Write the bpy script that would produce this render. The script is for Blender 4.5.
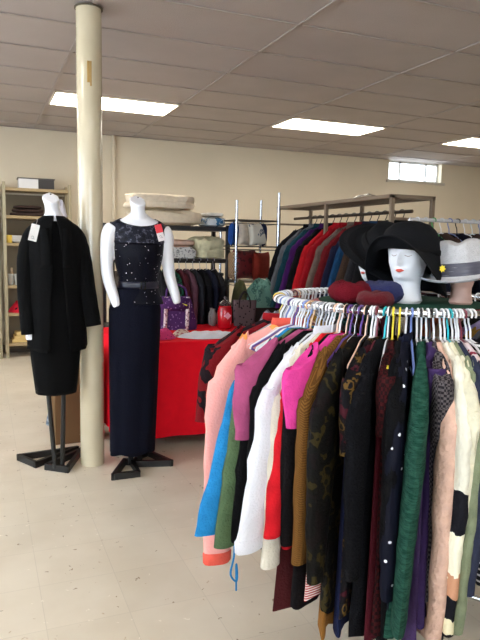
import bpy, bmesh, math, random
from math import sin, cos, pi, radians, sqrt
from mathutils import Vector, Matrix, noise
random.seed(7)
for o in list(bpy.data.objects): bpy.data.objects.remove(o)
SC = bpy.context.scene
COL = SC.collection

# ------------------------------------------------------------------ camera
CAMZ = 1.402
cam_d = bpy.data.cameras.new('camera'); cam = bpy.data.objects.new('camera', cam_d); COL.objects.link(cam)
PITCH, ROLL, YAW, FPX = -0.12156, 0.02053, 0.39677, 616.8
fwd = Vector((sin(YAW)*cos(PITCH), cos(YAW)*cos(PITCH), sin(PITCH)))
rt = Vector((cos(YAW), -sin(YAW), 0)); up = rt.cross(fwd)
r2 = cos(ROLL)*rt + sin(ROLL)*up; u2 = -sin(ROLL)*rt + cos(ROLL)*up
M = Matrix((r2, u2, -fwd)).transposed().to_4x4(); M.translation = Vector((0, 0, CAMZ))
cam.matrix_world = M
cam_d.sensor_fit = 'VERTICAL'; cam_d.sensor_height = 32; cam_d.lens = FPX*32/640
cam_d.clip_start = 0.05
SC.camera = cam

# ------------------------------------------------------------------ world, exposure
w = bpy.data.worlds.new('world'); SC.world = w; w.use_nodes = True
bg = w.node_tree.nodes['Background']; bg.inputs[0].default_value = (0.74, 0.87, 1, 1); bg.inputs[1].default_value = 9.0
SC.view_settings.view_transform = 'Standard'; SC.view_settings.look = 'None'
SC.view_settings.exposure = 0.3; SC.view_settings.gamma = 1; SC.view_settings.use_curve_mapping = False
LAMP = 12.0      # strength of the ceiling light diffusers

# ------------------------------------------------------------------ materials
def lin(c):
    return tuple((x/12.92 if x <= 0.04045 else ((x+0.055)/1.055)**2.4) for x in c)
def rgb(r, g, b): return lin((r/255, g/255, b/255)) + (1,)
MATS = {}
def mat(name, col, rough=0.6, metal=0.0, pat=None, col2=None, col3=None, scale=20, bump=0.0, bscale=80, sheen=0.0, emit=0, alpha=None, spec=None, trans=0, ior=1.45, vary=0.0, coat=0, stretch=(1, 1, 1), width=0.5):
    if name in MATS: return MATS[name]
    m = bpy.data.materials.new(name); m.use_nodes = True; nt = m.node_tree; N = nt.nodes; L = nt.links
    b = N['Principled BSDF']
    c = rgb(*col); b.inputs['Base Color'].default_value = c
    b.inputs['Roughness'].default_value = rough; b.inputs['Metallic'].default_value = metal
    if spec is not None: b.inputs['Specular IOR Level'].default_value = spec
    elif rough >= .7: b.inputs['Specular IOR Level'].default_value = .12
    if sheen: b.inputs['Sheen Weight'].default_value = sheen
    if coat: b.inputs['Coat Weight'].default_value = coat
    if trans: b.inputs['Transmission Weight'].default_value = trans; b.inputs['IOR'].default_value = ior
    if alpha is not None: b.inputs['Alpha'].default_value = alpha
    if emit:
        b.inputs['Emission Color'].default_value = c; b.inputs['Emission Strength'].default_value = emit
    tc = N.new('ShaderNodeTexCoord'); mp = N.new('ShaderNodeMapping'); L.new(tc.outputs['Object'], mp.inputs[0])
    mp.inputs['Scale'].default_value = stretch
    def ramp(fac, stops, const=False):
        r = N.new('ShaderNodeValToRGB'); L.new(fac, r.inputs[0])
        if const: r.color_ramp.interpolation = 'CONSTANT'
        e = r.color_ramp.elements
        while len(e) < len(stops): e.new(0.5)
        for k, (p, cc) in enumerate(stops): e[k].position = p; e[k].color = cc
        return r.outputs[0]
    out = None
    if pat == 'noise':
        n = N.new('ShaderNodeTexNoise'); n.inputs['Scale'].default_value = scale; n.inputs['Detail'].default_value = 4; L.new(mp.outputs[0], n.inputs[0])
        st = [(0.38, c), (0.62, rgb(*col2))]
        out = ramp(n.outputs[0], st)
    elif pat == 'blotch':
        n = N.new('ShaderNodeTexNoise'); n.inputs['Scale'].default_value = scale; n.inputs['Detail'].default_value = 2; L.new(mp.outputs[0], n.inputs[0])
        st = [(0.0, c), (0.56, rgb(*col2)), (0.66, c)]
        if col3: st = [(0.0, rgb(*col3)), (0.40, c), (0.57, rgb(*col2)), (0.64, c)]
        out = ramp(n.outputs[0], st, True)
    elif pat == 'dots':
        n = N.new('ShaderNodeTexVoronoi'); n.inputs['Scale'].default_value = scale; L.new(mp.outputs[0], n.inputs[0])
        out = ramp(n.outputs['Distance'], [(0.0, rgb(*col2)), (width, c)], True)
    elif pat == 'stripes':
        n = N.new('ShaderNodeTexWave'); n.inputs['Scale'].default_value = scale; n.bands_direction = 'Z'; L.new(mp.outputs[0], n.inputs[0])
        n.inputs['Distortion'].default_value = 0.6
        st = [(0.0, c), (width, rgb(*col2))]
        out = ramp(n.outputs['Fac'] if 'Fac' in n.outputs else n.outputs[1], st, True)
    elif pat == 'vstripes':
        n = N.new('ShaderNodeTexWave'); n.inputs['Scale'].default_value = scale; n.bands_direction = 'DIAGONAL'; L.new(mp.outputs[0], n.inputs[0])
        out = ramp(n.outputs[1], [(0.0, c), (width, rgb(*col2))], True)
    elif pat == 'check':
        n = N.new('ShaderNodeTexChecker'); n.inputs['Scale'].default_value = scale; L.new(mp.outputs[0], n.inputs[0])
        n.inputs[1].default_value = c; n.inputs[2].default_value = rgb(*col2); out = n.outputs[0]
    elif pat == 'blocks':
        # colour blocks that change with height
        s = N.new('ShaderNodeSeparateXYZ'); L.new(mp.outputs[0], s.inputs[0])
        n = N.new('ShaderNodeTexNoise'); n.inputs['Scale'].default_value = 30; L.new(tc.outputs['Object'], n.inputs[0])
        a = N.new('ShaderNodeMath'); a.operation = 'MULTIPLY_ADD'; L.new(n.outputs[0], a.inputs[0]); a.inputs[1].default_value = 0.06; L.new(s.outputs[2], a.inputs[2])
        b2 = N.new('ShaderNodeMath'); b2.operation = 'MULTIPLY_ADD'; L.new(a.outputs[0], b2.inputs[0]); b2.inputs[1].default_value = 1.0; b2.inputs[2].default_value = 1.1
        blk = rgb(22, 22, 28)
        out = ramp(b2.outputs[0], [(0.0, blk), (0.20, rgb(225, 215, 180)), (0.26, blk), (0.33, rgb(190, 140, 110)), (0.40, rgb(232, 228, 205)), (0.53, blk), (0.66, c)], True)
    if vary and out is None:
        n = N.new('ShaderNodeTexNoise'); n.inputs['Scale'].default_value = scale; n.inputs['Detail'].default_value = 3; L.new(mp.outputs[0], n.inputs[0])
        d = tuple(x*(1-vary) for x in c[:3]) + (1,); e = tuple(min(1, x*(1+vary*.6)) for x in c[:3]) + (1,)
        out = ramp(n.outputs[0], [(0.3, d), (0.7, e)])
    if out is not None:
        L.new(out, b.inputs['Base Color'])
    if bump:
        n = N.new('ShaderNodeTexNoise'); n.inputs['Scale'].default_value = bscale; n.inputs['Detail'].default_value = 3; L.new(mp.outputs[0], n.inputs[0])
        bp = N.new('ShaderNodeBump'); bp.inputs['Strength'].default_value = bump; bp.inputs['Distance'].default_value = 0.01
        L.new(n.outputs[0], bp.inputs['Height']); L.new(bp.outputs[0], b.inputs['Normal'])
    MATS[name] = m
    return m
def cloth(name, col, **k):
    k.setdefault('rough', 0.9); k.setdefault('bump', 0.35); k.setdefault('bscale', 120); k.setdefault('vary', 0.18)
    return mat(name, col, **k)

def floor_mat():
    m = bpy.data.materials.new('speckled_vinyl_tile'); m.use_nodes = True; N = m.node_tree.nodes; L = m.node_tree.links; b = N['Principled BSDF']
    tc = N.new('ShaderNodeTexCoord'); 
    br = N.new('ShaderNodeTexBrick'); mp = N.new('ShaderNodeMapping'); L.new(tc.outputs['Object'], mp.inputs[0])
    mp.inputs['Location'].default_value = (-0.18, -0.05, 0)
    L.new(mp.outputs[0], br.inputs[0]); br.offset = 0; br.squash = 1
    br.inputs['Scale'].default_value = 1; br.inputs['Brick Width'].default_value = 0.305; br.inputs['Row Height'].default_value = 0.305
    br.inputs['Mortar Size'].default_value = 0.0016; br.inputs['Mortar Smooth'].default_value = 0.3; br.inputs['Bias'].default_value = 0
    br.inputs['Color1'].default_value = rgb(211, 200, 182); br.inputs['Color2'].default_value = rgb(206, 195, 177); br.inputs['Mortar'].default_value = rgb(196, 185, 168)
    # chips
    v = N.new('ShaderNodeTexVoronoi'); v.inputs['Scale'].default_value = 22; 
    mp2 = N.new('ShaderNodeMapping'); mp2.inputs['Scale'].default_value = (1, 1, 1); L.new(tc.outputs['Object'], mp2.inputs[0])
    nz = N.new('ShaderNodeTexNoise'); nz.inputs['Scale'].default_value = 40; L.new(mp2.outputs[0], nz.inputs[0])
    mx0 = N.new('ShaderNodeMix'); mx0.data_type = 'VECTOR'; mx0.inputs[0].default_value = 0.06; L.new(mp2.outputs[0], mx0.inputs[4]); L.new(nz.outputs[1], mx0.inputs[5])
    L.new(mx0.outputs[1], v.inputs[0])
    r = N.new('ShaderNodeValToRGB'); L.new(v.outputs['Distance'], r.inputs[0]); r.color_ramp.elements[0].position = 0.09; r.color_ramp.elements[0].color = (1, 1, 1, 1); r.color_ramp.elements[1].position = 0.15; r.color_ramp.elements[1].color = (0, 0, 0, 1)
    cr = N.new('ShaderNodeValToRGB'); sp = N.new('ShaderNodeSeparateColor'); L.new(v.outputs['Color'], sp.inputs[0]); L.new(sp.outputs[0], cr.inputs[0])
    cr.color_ramp.interpolation = 'CONSTANT'; e = cr.color_ramp.elements; e[0].color = rgb(136, 114, 90); e[1].position = .35; e[1].color = rgb(225, 216, 200)
    x = e.new(.7); x.color = rgb(186, 166, 142)
    gt = N.new('ShaderNodeMath'); gt.operation = 'GREATER_THAN'; gt.inputs[1].default_value = 0.3; L.new(sp.outputs[1], gt.inputs[0])
    ml = N.new('ShaderNodeMath'); ml.operation = 'MULTIPLY'; L.new(r.outputs[0], ml.inputs[0]); L.new(gt.outputs[0], ml.inputs[1])
    mx = N.new('ShaderNodeMix'); mx.data_type = 'RGBA'; L.new(ml.outputs[0], mx.inputs[0]); L.new(br.outputs[0], mx.inputs[6]); L.new(cr.outputs[0], mx.inputs[7])
    # dirt
    n = N.new('ShaderNodeTexNoise'); n.inputs['Scale'].default_value = 3.0; n.inputs['Detail'].default_value = 6; L.new(tc.outputs['Object'], n.inputs[0])
    rr = N.new('ShaderNodeValToRGB'); L.new(n.outputs[0], rr.inputs[0]); rr.color_ramp.elements[0].position = .35; rr.color_ramp.elements[0].color = (.90, .88, .85, 1); rr.color_ramp.elements[1].position = .65; rr.color_ramp.elements[1].color = (1, 1, 1, 1)
    mm = N.new('ShaderNodeMix'); mm.data_type = 'RGBA'; mm.blend_type = 'MULTIPLY'; mm.inputs[0].default_value = 1; L.new(mx.outputs[2], mm.inputs[6]); L.new(rr.outputs[0], mm.inputs[7])
    L.new(mm.outputs[2], b.inputs['Base Color']); b.inputs['Roughness'].default_value = 0.38
    b.inputs['Specular IOR Level'].default_value = 0.35
    return m

# ------------------------------------------------------------------ mesh helpers
class MB:
    def __init__(s): s.v = []; s.f = []
    def add(s, v, f):
        o = len(s.v); s.v += [tuple(p) for p in v]; s.f += [tuple(i+o for i in q) for q in f]; return s
    def box(s, c, d, rz=0, rx=0, ry=0):
        x, y, z = d[0]/2, d[1]/2, d[2]/2
        R = Matrix.Rotation(rz, 3, 'Z') @ Matrix.Rotation(ry, 3, 'Y') @ Matrix.Rotation(rx, 3, 'X')
        v = [R @ Vector(p) + Vector(c) for p in [(-x,-y,-z),(x,-y,-z),(x,y,-z),(-x,y,-z),(-x,-y,z),(x,-y,z),(x,y,z),(-x,y,z)]]
        return s.add(v, [(0,3,2,1),(4,5,6,7),(0,1,5,4),(1,2,6,5),(2,3,7,6),(3,0,4,7)])
    def loft(s, rings, cap=True, closed=True):
        n = len(rings[0]); v = [p for r in rings for p in r]; f = []
        for i in range(len(rings)-1):
            for j in range(n if closed else n-1):
                k = (j+1) % n; f.append((i*n+j, i*n+k, (i+1)*n+k, (i+1)*n+j))
        if cap in (True, 'start'): f.append(tuple(range(n-1, -1, -1)))
        if cap in (True, 'end'): f.append(tuple((len(rings)-1)*n+j for j in range(n)))
        return s.add(v, f)
    def tube(s, pts, r, n=8, cap=True, squash=None):
        pts = [Vector(p) for p in pts]; rings = []; prev = None
        for i, p in enumerate(pts):
            t = (pts[min(i+1, len(pts)-1)] - pts[max(i-1, 0)]).normalized()
            if prev is None:
                a = Vector((0, 0, 1)) if abs(t.z) < .9 else Vector((1, 0, 0)); u = t.cross(a).normalized()
            else: u = (prev - t*prev.dot(t)).normalized()
            prev = u; vv = t.cross(u); rad = r[i] if isinstance(r, (list, tuple)) else r
            rings.append([p + u*rad*cos(2*pi*j/n) + vv*rad*sin(2*pi*j/n)*(squash or 1) for j in range(n)])
        return s.loft(rings, cap)
    def lathe(s, prof, c=(0,0,0), n=32, cap=True):
        return s.loft([[(c[0]+r*cos(2*pi*j/n), c[1]+r*sin(2*pi*j/n), c[2]+z) for j in range(n)] for r, z in prof], cap)
    def build(s, name, m, parent=None, smooth=True, bevel=0, sub=0, solid=0, kind=None, label=None):
        me = bpy.data.meshes.new(name); me.from_pydata(s.v, [], s.f); me.update()
        bm = bmesh.new(); bm.from_mesh(me); bmesh.ops.recalc_face_normals(bm, faces=bm.faces)
        if solid:
            pass
        bm.to_mesh(me); bm.free()
        if smooth:
            me.polygons.foreach_set('use_smooth', [True]*len(me.polygons))
            try: me.set_sharp_from_angle(angle=radians(48))
            except Exception: pass
        if m: me.materials.append(m)
        o = bpy.data.objects.new(name, me); COL.objects.link(o)
        if parent: o.parent = parent
        if bevel:
            b = o.modifiers.new('bevel', 'BEVEL'); b.width = bevel; b.segments = 2; b.limit_method = 'ANGLE'
        if solid:
            b = o.modifiers.new('solid', 'SOLIDIFY'); b.thickness = solid
        if sub:
            b = o.modifiers.new('sub', 'SUBSURF'); b.levels = sub; b.render_levels = sub
        if kind: o['kind'] = kind
        if label: o['label'] = label
        return o
def B(c, d, **k): return MB().box(c, d, **k)
def thing(name, label, cat, loc=(0,0,0), rz=0, group=None):
    o = bpy.data.objects.new(name, None); COL.objects.link(o); o.location = loc; o.rotation_euler = (0, 0, rz); o.empty_display_size = .1
    return tag(o, label, cat, group)
def tag(o, label, cat, group=None):
    o['label'] = label; o['category'] = cat
    if group: o['group'] = group
    return o
def place(o, loc, rz=0): o.location = loc; o.rotation_euler = (0, 0, rz); return o
def copy_tree(o, parent=None):
    c = o.copy(); COL.objects.link(c); c.parent = parent
    for ch in list(o.children): copy_tree(ch, c)
    return c
def sm(a, b, t):
    t = max(0, min(1, (t-a)/(b-a))); return t*t*(3-2*t)
def interp(tab, x):
    if x <= tab[0][0]: return tab[0][1]
    for (a, p), (b, q) in zip(tab, tab[1:]):
        if x <= b:
            t = (x-a)/(b-a); t = t*t*(3-2*t) if False else t
            return tuple(pi_+(qi-pi_)*t for pi_, qi in zip(p, q)) if isinstance(p, tuple) else p+(q-p)*t
    return tab[-1][1]
def sub_tab(tab, n):
    # catmull-rom resampling of a table of tuples
    out = []; m = len(tab)-1
    for i in range(n):
        x = i/(n-1)*m; k = min(int(x), m-1); t = x-k
        P = [tab[max(0, min(m, k+d))] for d in (-1, 0, 1, 2)]
        out.append(tuple(0.5*((2*b)+(-a+c)*t+(2*a-5*b+4*c-d)*t*t+(-a+3*b-3*c+d)*t**3) for a, b, c, d in zip(*P)))
    return out

# ------------------------------------------------------------------ the room
X0, X1, Y0, Y1, H = -3.2, 9.2, -3.5, 8.15, 2.755
TX, TY, GX, GY = 1.2192, 0.6096, 0.639, 4.791
wallm = mat('beige_painted_wall', (212, 199, 176), rough=.75, vary=.05, scale=1.3, bump=.08, bscale=25)
MB().add([(X0,Y0,0),(X1,Y0,0),(X1,Y1,0),(X0,Y1,0),(X0,Y0,-.1),(X1,Y0,-.1),(X1,Y1,-.1),(X0,Y1,-.1)], [(0,1,2,3),(4,7,6,5),(0,4,5,1),(1,5,6,2),(2,6,7,3),(3,7,4,0)]).build('floor', floor_mat(), kind='structure', smooth=False)
ceilm = mat('ceiling_tile', (178, 168, 162), rough=.9, vary=.05, scale=2.2, bump=.25, bscale=140)
B(((X0+X1)/2, (Y0+Y1)/2, H+.06), (X1-X0, Y1-Y0+.3, .1)).build('ceiling', ceilm, kind='structure', smooth=False)
g = MB()
k = -4
while GX+k*TX < X1:
    x = GX+k*TX
    if x > X0: g.box((x, (Y0+Y1)/2, H+.004), (.024, Y1-Y0, .008))
    k += 1
k = -14
while GY+k*TY < Y1:
    y = GY+k*TY
    if y > Y0: g.box(((X0+X1)/2, y, H+.0035), (X1-X0, .02, .007))
    k += 1
g.build('trim_1', mat('ceiling_grid_bar', (164, 153, 146), rough=.6), kind='structure', smooth=False)
# back wall with the high window opening
WX0, WX1, WZ0 = 5.87, 6.89, 2.45
bw = MB(); T = .22
bw.box(((X0+WX0)/2, Y1+T/2, H/2), (WX0-X0, T, H)); bw.box(((WX1+X1)/2, Y1+T/2, H/2), (X1-WX1, T, H)); bw.box(((WX0+WX1)/2, Y1+T/2, WZ0/2), (WX1-WX0, T, WZ0))
bw.build('wall_back', wallm, kind='structure', smooth=False)
lwm = MB(); FZ0, FZ1 = .85, 2.5
ADDED_LWIN = [(-1.4, .8), (1.4, 3.6), (4.2, 6.4)]  # out-of-view windows, added to let daylight in from the left
lwm.box((X0-.1, (Y0+Y1)/2, FZ0/2), (.2, Y1-Y0, FZ0)).box((X0-.1, (Y0+Y1)/2, (FZ1+H)/2), (.2, Y1-Y0, H-FZ1))
for a, b in [(Y0, -1.4), (.8, 1.4), (3.6, 4.2), (6.4, Y1)]: lwm.box((X0-.1, (a+b)/2, (FZ0+FZ1)/2), (.2, b-a, FZ1-FZ0))
lwm.build('wall_left', wallm, kind='structure', smooth=False)
B((X1+.1, (Y0+Y1)/2, H/2), (.2, Y1-Y0, H)).build('wall_right', wallm, kind='structure', smooth=False)
FA, FB = -2.9, 1.3  # unseen window behind the camera, added for frontal daylight
MB().box(((X0+FA)/2, Y0-.1, H/2), (FA-X0, .2, H)).box(((FB+X1)/2, Y0-.1, H/2), (X1-FB, .2, H)).box(((FA+FB)/2, Y0-.1, FZ0/2), (FB-FA, .2, FZ0)).box(((FA+FB)/2, Y0-.1, (FZ1+H)/2), (FB-FA, .2, H-FZ1)).build('wall_front', wallm, kind='structure', smooth=False)
framem = mat('white_window_frame', (225, 225, 222), rough=.4)
glassm = mat('window_glass', (245, 250, 252), rough=.02, alpha=.12)
wf = MB()
for x in (WX0+.015, WX0+.27, WX0+.78, WX1-.015): wf.box((x, Y1+.12, (WZ0+H)/2), (.03, .05, H-WZ0))
for z in (WZ0+.015, H-.012): wf.box(((WX0+WX1)/2, Y1+.12, z), (WX1-WX0, .05, .03))
wn = wf.build('window_1', framem, kind='structure', smooth=False)
B(((WX0+WX1)/2, Y1+.12, (WZ0+H)/2), (WX1-WX0-.02, .006, H-WZ0-.03)).build('window_pane', glassm, wn)
B(((WX0+WX1)/2, Y1-.012, WZ0-.015), (WX1-WX0+.1, .05, .035)).build('window_sill', mat('window_sill_paint', (190, 182, 168), rough=.5), wn, bevel=.004)
for i, (a, b) in enumerate(ADDED_LWIN):
    f = MB()
    for y in (a+.02, (a+b)/2, b-.02): f.box((X0-.1, y, (FZ0+FZ1)/2), (.06, .04, FZ1-FZ0))
    for z in (FZ0+.02, FZ1-.02): f.box((X0-.1, (a+b)/2, z), (.06, b-a, .04))
    o = f.build('window_%d' % (i+2), framem, kind='structure', smooth=False)
    B((X0-.1, (a+b)/2, (FZ0+FZ1)/2), (.006, b-a-.04, FZ1-FZ0-.04)).build('window_pane', glassm, o)
f = MB()
for x in (FA+.02, (FA+FB)/2, FB-.02): f.box((x, Y0-.1, (FZ0+FZ1)/2), (.04, .06, FZ1-FZ0))
for z in (FZ0+.02, FZ1-.02): f.box(((FA+FB)/2, Y0-.1, z), (FB-FA, .06, .04))
o = f.build('window_5', framem, kind='structure', smooth=False)
B(((FA+FB)/2, Y0-.1, (FZ0+FZ1)/2), (FB-FA-.04, .006, FZ1-FZ0-.04)).build('window_pane', glassm, o)
B(((X0+X1)/2, Y1-.008, .05), (X1-X0, .016, .1)).build('baseboard_back', mat('baseboard_vinyl', (92, 78, 66), rough=.5), kind='structure', smooth=False)
# wall conduit
tag(MB().tube([(1.60, 8.118, H), (1.60, 8.118, 1.7)], .026, 12).build('wall_pipe', wallm), 'beige painted vertical pipe fixed to the back wall behind the dressed mannequins', 'pipe')

# column
colm = mat('cream_gloss_paint', (203, 190, 162), rough=.22, coat=.4, bump=.12, bscale=18, vary=.06, scale=6)
ct = thing('support_column', 'cream painted round steel support column between the two mannequins', 'column', (.616, 3.855, 0))
MB().lathe([(.0735, 0), (.0735, H)], n=48).build('column_shaft', colm, ct)
MB().lathe([(.082, H-.008), (.082, H)], n=48).build('ceiling_collar', mat('dark_collar', (90, 78, 60), rough=.6), ct)
pb = MB(); a0 = radians(-102)
rr = .0745
for (z0, z1, a1, a2) in [(2.32, 2.44, -108, -96), (2.30, 2.44, -95, -88)]:
    pb.loft([[(rr*cos(radians(a1+(a2-a1)*t/4)), rr*sin(radians(a1+(a2-a1)*t/4)), z) for t in range(5)] for z in (z0, z1)], cap=False, closed=False)
pb.build('tape_scrap', mat('old_brown_tape', (176, 140, 78), rough=.6), ct, solid=.001)

# ceiling lights
def troffer(i, j, label, group=None):
    cx = GX+(i+.5)*TX; cy = GY+(j+.5)*TY
    t = thing('ceiling_light', label, 'ceiling light', (cx, cy, H), 0, group)
    f = MB(); L_, W_ = TX-.03, TY-.03
    for s in (-1, 1):
        f.box((0, s*(W_/2-.008), -.004), (L_, .016, .012)); f.box((s*(L_/2-.008), 0, -.004), (.016, W_, .012))
    f.build('light_frame', mat('troffer_frame', (215, 205, 185), rough=.4), t)
    B((0, 0, -.002), (L_-.03, W_-.03, .006)).build('diffuser', mat('light_diffuser', (255, 249, 238), emit=LAMP), t)
troffer(0, 2, 'glowing rectangular ceiling light behind the top of the column')
troffer(2, 2, 'glowing rectangular ceiling light in the middle of the far ceiling')
troffer(4, 2, 'glowing rectangular ceiling light right above the high window')
for (i, j) in [(-2, 2), (-2, -3), (0, -8), (-2, -8), (3, -8), (5, -8)]:
    troffer(i, j, 'rectangular ceiling light outside the photographed part of the ceiling', 'ceiling lights out of view')

# ------------------------------------------------------------------ hangers and garments
def hanger_mb(width=.33, hook=.024, bar=.014, r=.0034, trous=True):
    # origin: centre of the rail it hangs on; arms along +-x
    m = MB(); R = bar+r; pts = []
    for k in range(11):
        a = radians(-30+k*24); pts.append((R*1.5*cos(a)*.95, 0, R*sin(a)+.0))
    pts = pts[:]
    pts.append((-R*1.05, 0, -.026)); pts.append((-.004, 0, -.05)); pts.append((0, 0, -.082))
    m.tube(pts, r, 6)
    w = width/2
    arm = [(0, 0, -.080), (.05, 0, -.092), (w*.6, 0, -.118), (w, 0, -.150), (w+.004, 0, -.158), (w-.012, 0, -.166)]
    for s in (-1, 1): m.tube([(s*p[0], p[1], p[2]) for p in arm], r*1.15, 6)
    m.tube([(-w+.012, 0, -.166), (w-.012, 0, -.166)], r*1.05, 6)
    return m
HM = {}
HP = {}
def hanger(color, loc, rz, label, group=None, bar=.014, tilt=0, width=.31):
    key = (color, bar, width)
    m = {'white': ('hanger_white', (222, 222, 226)), 'yellow': ('hanger_yellow', (228, 205, 60)), 'teal': ('hanger_teal', (30, 168, 180)), 'blue': ('hanger_blue', (110, 130, 190)),
         'purple': ('hanger_purple', (88, 60, 130)), 'pink': ('hanger_pink', (225, 60, 130)), 'black': ('hanger_black', (22, 22, 24)), 'wood': ('hanger_wood', (208, 168, 128)),
         'grey': ('hanger_grey', (150, 152, 160)), 'peach': ('hanger_peach', (226, 186, 164)), 'green': ('hanger_green', (60, 160, 80)), 'maroon': ('hanger_maroon', (110, 40, 56)), 'clear': ('hanger_clear', (205, 215, 222))}[color]
    if key not in HM:
        o = hanger_mb(width, bar=bar).build('clothes_hanger', mat(m[0], m[1], rough=.3)); HM[key] = o
    else:
        o = HM[key].copy(); COL.objects.link(o)
    o.location = loc; o.rotation_euler = (0, 0, rz + tilt)
    if 'group' in o: del o['group']
    return tag(o, label, 'clothes hanger', group)

def garment(name, label, cat, m, loc, rz, L=.75, sl=.6, w=.205, hem=.21, th=.020, hth=.026, lo=0.0, ls=0.0, slo=None, sls=None, folds=.010, nf=3, seed=0, cuffs=None, collar=None, group=None, z0=-.078, sleeves=True, hood=False, open_front=None, srad=.058, drop=0.0, cuffw=.038, jag=0.0, sm_=None):
    """garment hanging in the x/z plane of its empty; +x is the outer shoulder. L and sl are depths below the rail."""
    t = thing(name, label, cat, loc, rz, group)
    rnd = random.Random(seed*13+5); ph = rnd.uniform(0, 6); n = 40; NR = 24
    def centre(d):
        q = max(0, (d-.16))/(L-.16); return lo*q**1.1, ls*q**1.2
    rings = []
    for i in range(NR):
        u = i/(NR-1); z = z0 - (L+z0)*(u**1.45)
        d = -z
        if d < .155:
            q = (d+z0)/(.155+z0); hw = .055+(w-.055)*sin(q*pi/2)**1.0*(.55+.45*q); tt = .014+(th-.014)*q
        else:
            q = (d-.155)/(L-.155); hw = w+(hem-w)*q - .010*sin(q*pi); tt = th+(hth-th)*q
        cx, cy = centre(d); ring = []
        for j in range(n):
            a = 2*pi*j/n; c, s = cos(a), sin(a)
            px = hw*(abs(c)**.75)*(1 if c >= 0 else -1); py = tt*(abs(s)**.8)*(1 if s >= 0 else -1)
            amp = folds*sm(.12, .5, d)*(.4+.6*d/L)
            py += amp*sin(nf*pi*px/hw+ph+.8*sin(d*5+ph)); py += .5*amp*sin(nf*2.3*pi*px/hw+ph*2+d*7)
            py += .004*noise.noise(Vector((px*14, d*9, seed*3.1)))*sm(.1, .25, d)*(1 if s > 0 else -1)
            zz = z
            if i == NR-1: zz += .010*sin(3*a+ph) + jag*noise.noise(Vector((a*3, seed, 0)))
            zz -= .018*max(0, 1-abs(px)/.06)*(1 if d < .1 else 0)*(1 if s < 0 else 0)
            if hw > .12 and d < .16: zz += 0
            ring.append((px+cx, py+cy, zz))
        rings.append(ring)
    MB().loft(rings, cap='end').build('garment_body', m, t)
    if sleeves:
        so = lo*1.15 if slo is None else slo; ss = ls if sls is None else sls
        for sgn in (1, -1):
            R2 = []; NS = 20; nn = 16
            for i in range(NS):
                u = i/(NS-1); d = .112+(sl-.112)*u
                q = (d-.112)/(sl-.112)
                bx = interp([(0, w-.045), (.10, w-.012), (.25, w+.018), (.6, w+.032), (1, w+.030)], q)
                rx = interp([(0, .018), (.10, srad*.85), (.25, srad), (.6, srad*.8), (.9, cuffw+.004), (1, cuffw)], q)
                ry = interp([(0, .010), (.10, .024), (.3, .030), (.7, .026), (1, .022)], q)
                kk = (1 if sgn > 0 else .2)
                cx = bx + (so*q**1.2*kk); cy = ss*q**1.2*kk
                cx += .006*noise.noise(Vector((d*12, seed, sgn))); cy += .006*noise.noise(Vector((d*10, seed+9, sgn)))
                ring = []
                for j in range(nn):
                    a = 2*pi*j/nn
                    wr = 1+.13*noise.noise(Vector((cos(a)*1.2, d*16, seed+sin(a)+sgn)))
                    ring.append((sgn*(cx+rx*wr*cos(a)), cy+ry*wr*sin(a), -d - .020*(cos(a) < -.3)*(i == 0) - .02*cos(a)*(q < .2)*1.5))
                R2.append(ring)
            s = MB().loft(R2, cap='start').build('sleeve', sm_ or m, t)
            if cuffs:
                last = R2[-1]; c0 = Vector([sum(p[k] for p in last)/nn for k in range(3)])
                def rg(f, dz): return [((Vector(p)-c0)*f + c0 + Vector((0, 0, dz))) for p in last]
                MB().loft([rg(.98, .004), rg(1.08, .0), rg(1.05, -.035), rg(.95, -.042)], cap='end').build('cuff', cuffs, s)
    if collar:
        cr = []
        for (f, dz) in [(1.0, -.012), (1.12, .004), (1.05, .022), (.9, .020)]:
            cr.append([(.058*f*cos(2*pi*j/24), .019*f*sin(2*pi*j/24), z0+dz-.012*(sin(2*pi*j/24) < 0)) for j in range(24)])
        MB().loft(cr, cap=False).build('collar', collar, t, solid=.004)
    if hood:
        hr = []
        for (rx, ry, cx, z) in [(.06, .02, 0, z0), (.085, .035, 0, z0-.01), (.09, .045, .02, z0-.04), (.07, .04, .035, z0-.09), (.03, .015, .04, z0-.12)]:
            hr.append([(cx+rx*cos(2*pi*j/20), -.02+ry*sin(2*pi*j/20), z) for j in range(20)])
        MB().loft(hr).build('hood', m, t)
    return t

# ------------------------------------------------------------------ round clothes rack
RC = Vector((1.49, 1.95, 0)); RR = .47; RH = 1.20
chrome = mat('chrome', (215, 218, 222), rough=.12, metal=1)
rk = thing('round_clothes_rack', 'chrome round clothes rack crowded with garments, three display heads standing on its top', 'clothes rack', RC)
def ring_pts(r, z, n=96): return [(r*cos(2*pi*j/n), r*sin(2*pi*j/n), z) for j in range(n+1)]
MB().tube(ring_pts(RR, RH), .0125, 10, cap=False).build('hang_ring', chrome, rk)
for a in (45, 135, 225, 315):
    c, s = cos(radians(a)), sin(radians(a))
    MB().tube([(RR*c, RR*s, RH-.012), (RR*c*.6, RR*s*.6, RH-.03), (.03*c, .03*s, RH-.03)], .009, 8).build('ring_spoke', chrome, rk)
    MB().tube([(.025*c, .025*s, .10), (.40*c, .40*s, .055), (.42*c, .42*s, .02)], .011, 8).build('base_leg', chrome, rk)
MB().tube([(0, 0, .05), (0, 0, RH-.01)], .019, 14).build('centre_post', chrome, rk)
MB().lathe([(.33, RH-.026), (.345, RH-.020), (.345, RH-.010), (.33, RH-.006)], n=64).build('top_disc', mat('red_disc_edge', (150, 34, 40), rough=.5), rk, label='red topped round display board')
MB().lathe([(.315, RH-.006), (.318, RH-.002), (.0, RH-.001)], n=64, cap='start').build('felt_cover', cloth('dark_green_felt', (34, 74, 60)), rk)
def rp(a, r=RR, z=RH): return (RC.x+r*cos(radians(a)), RC.y+r*sin(radians(a)), z)

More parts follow.
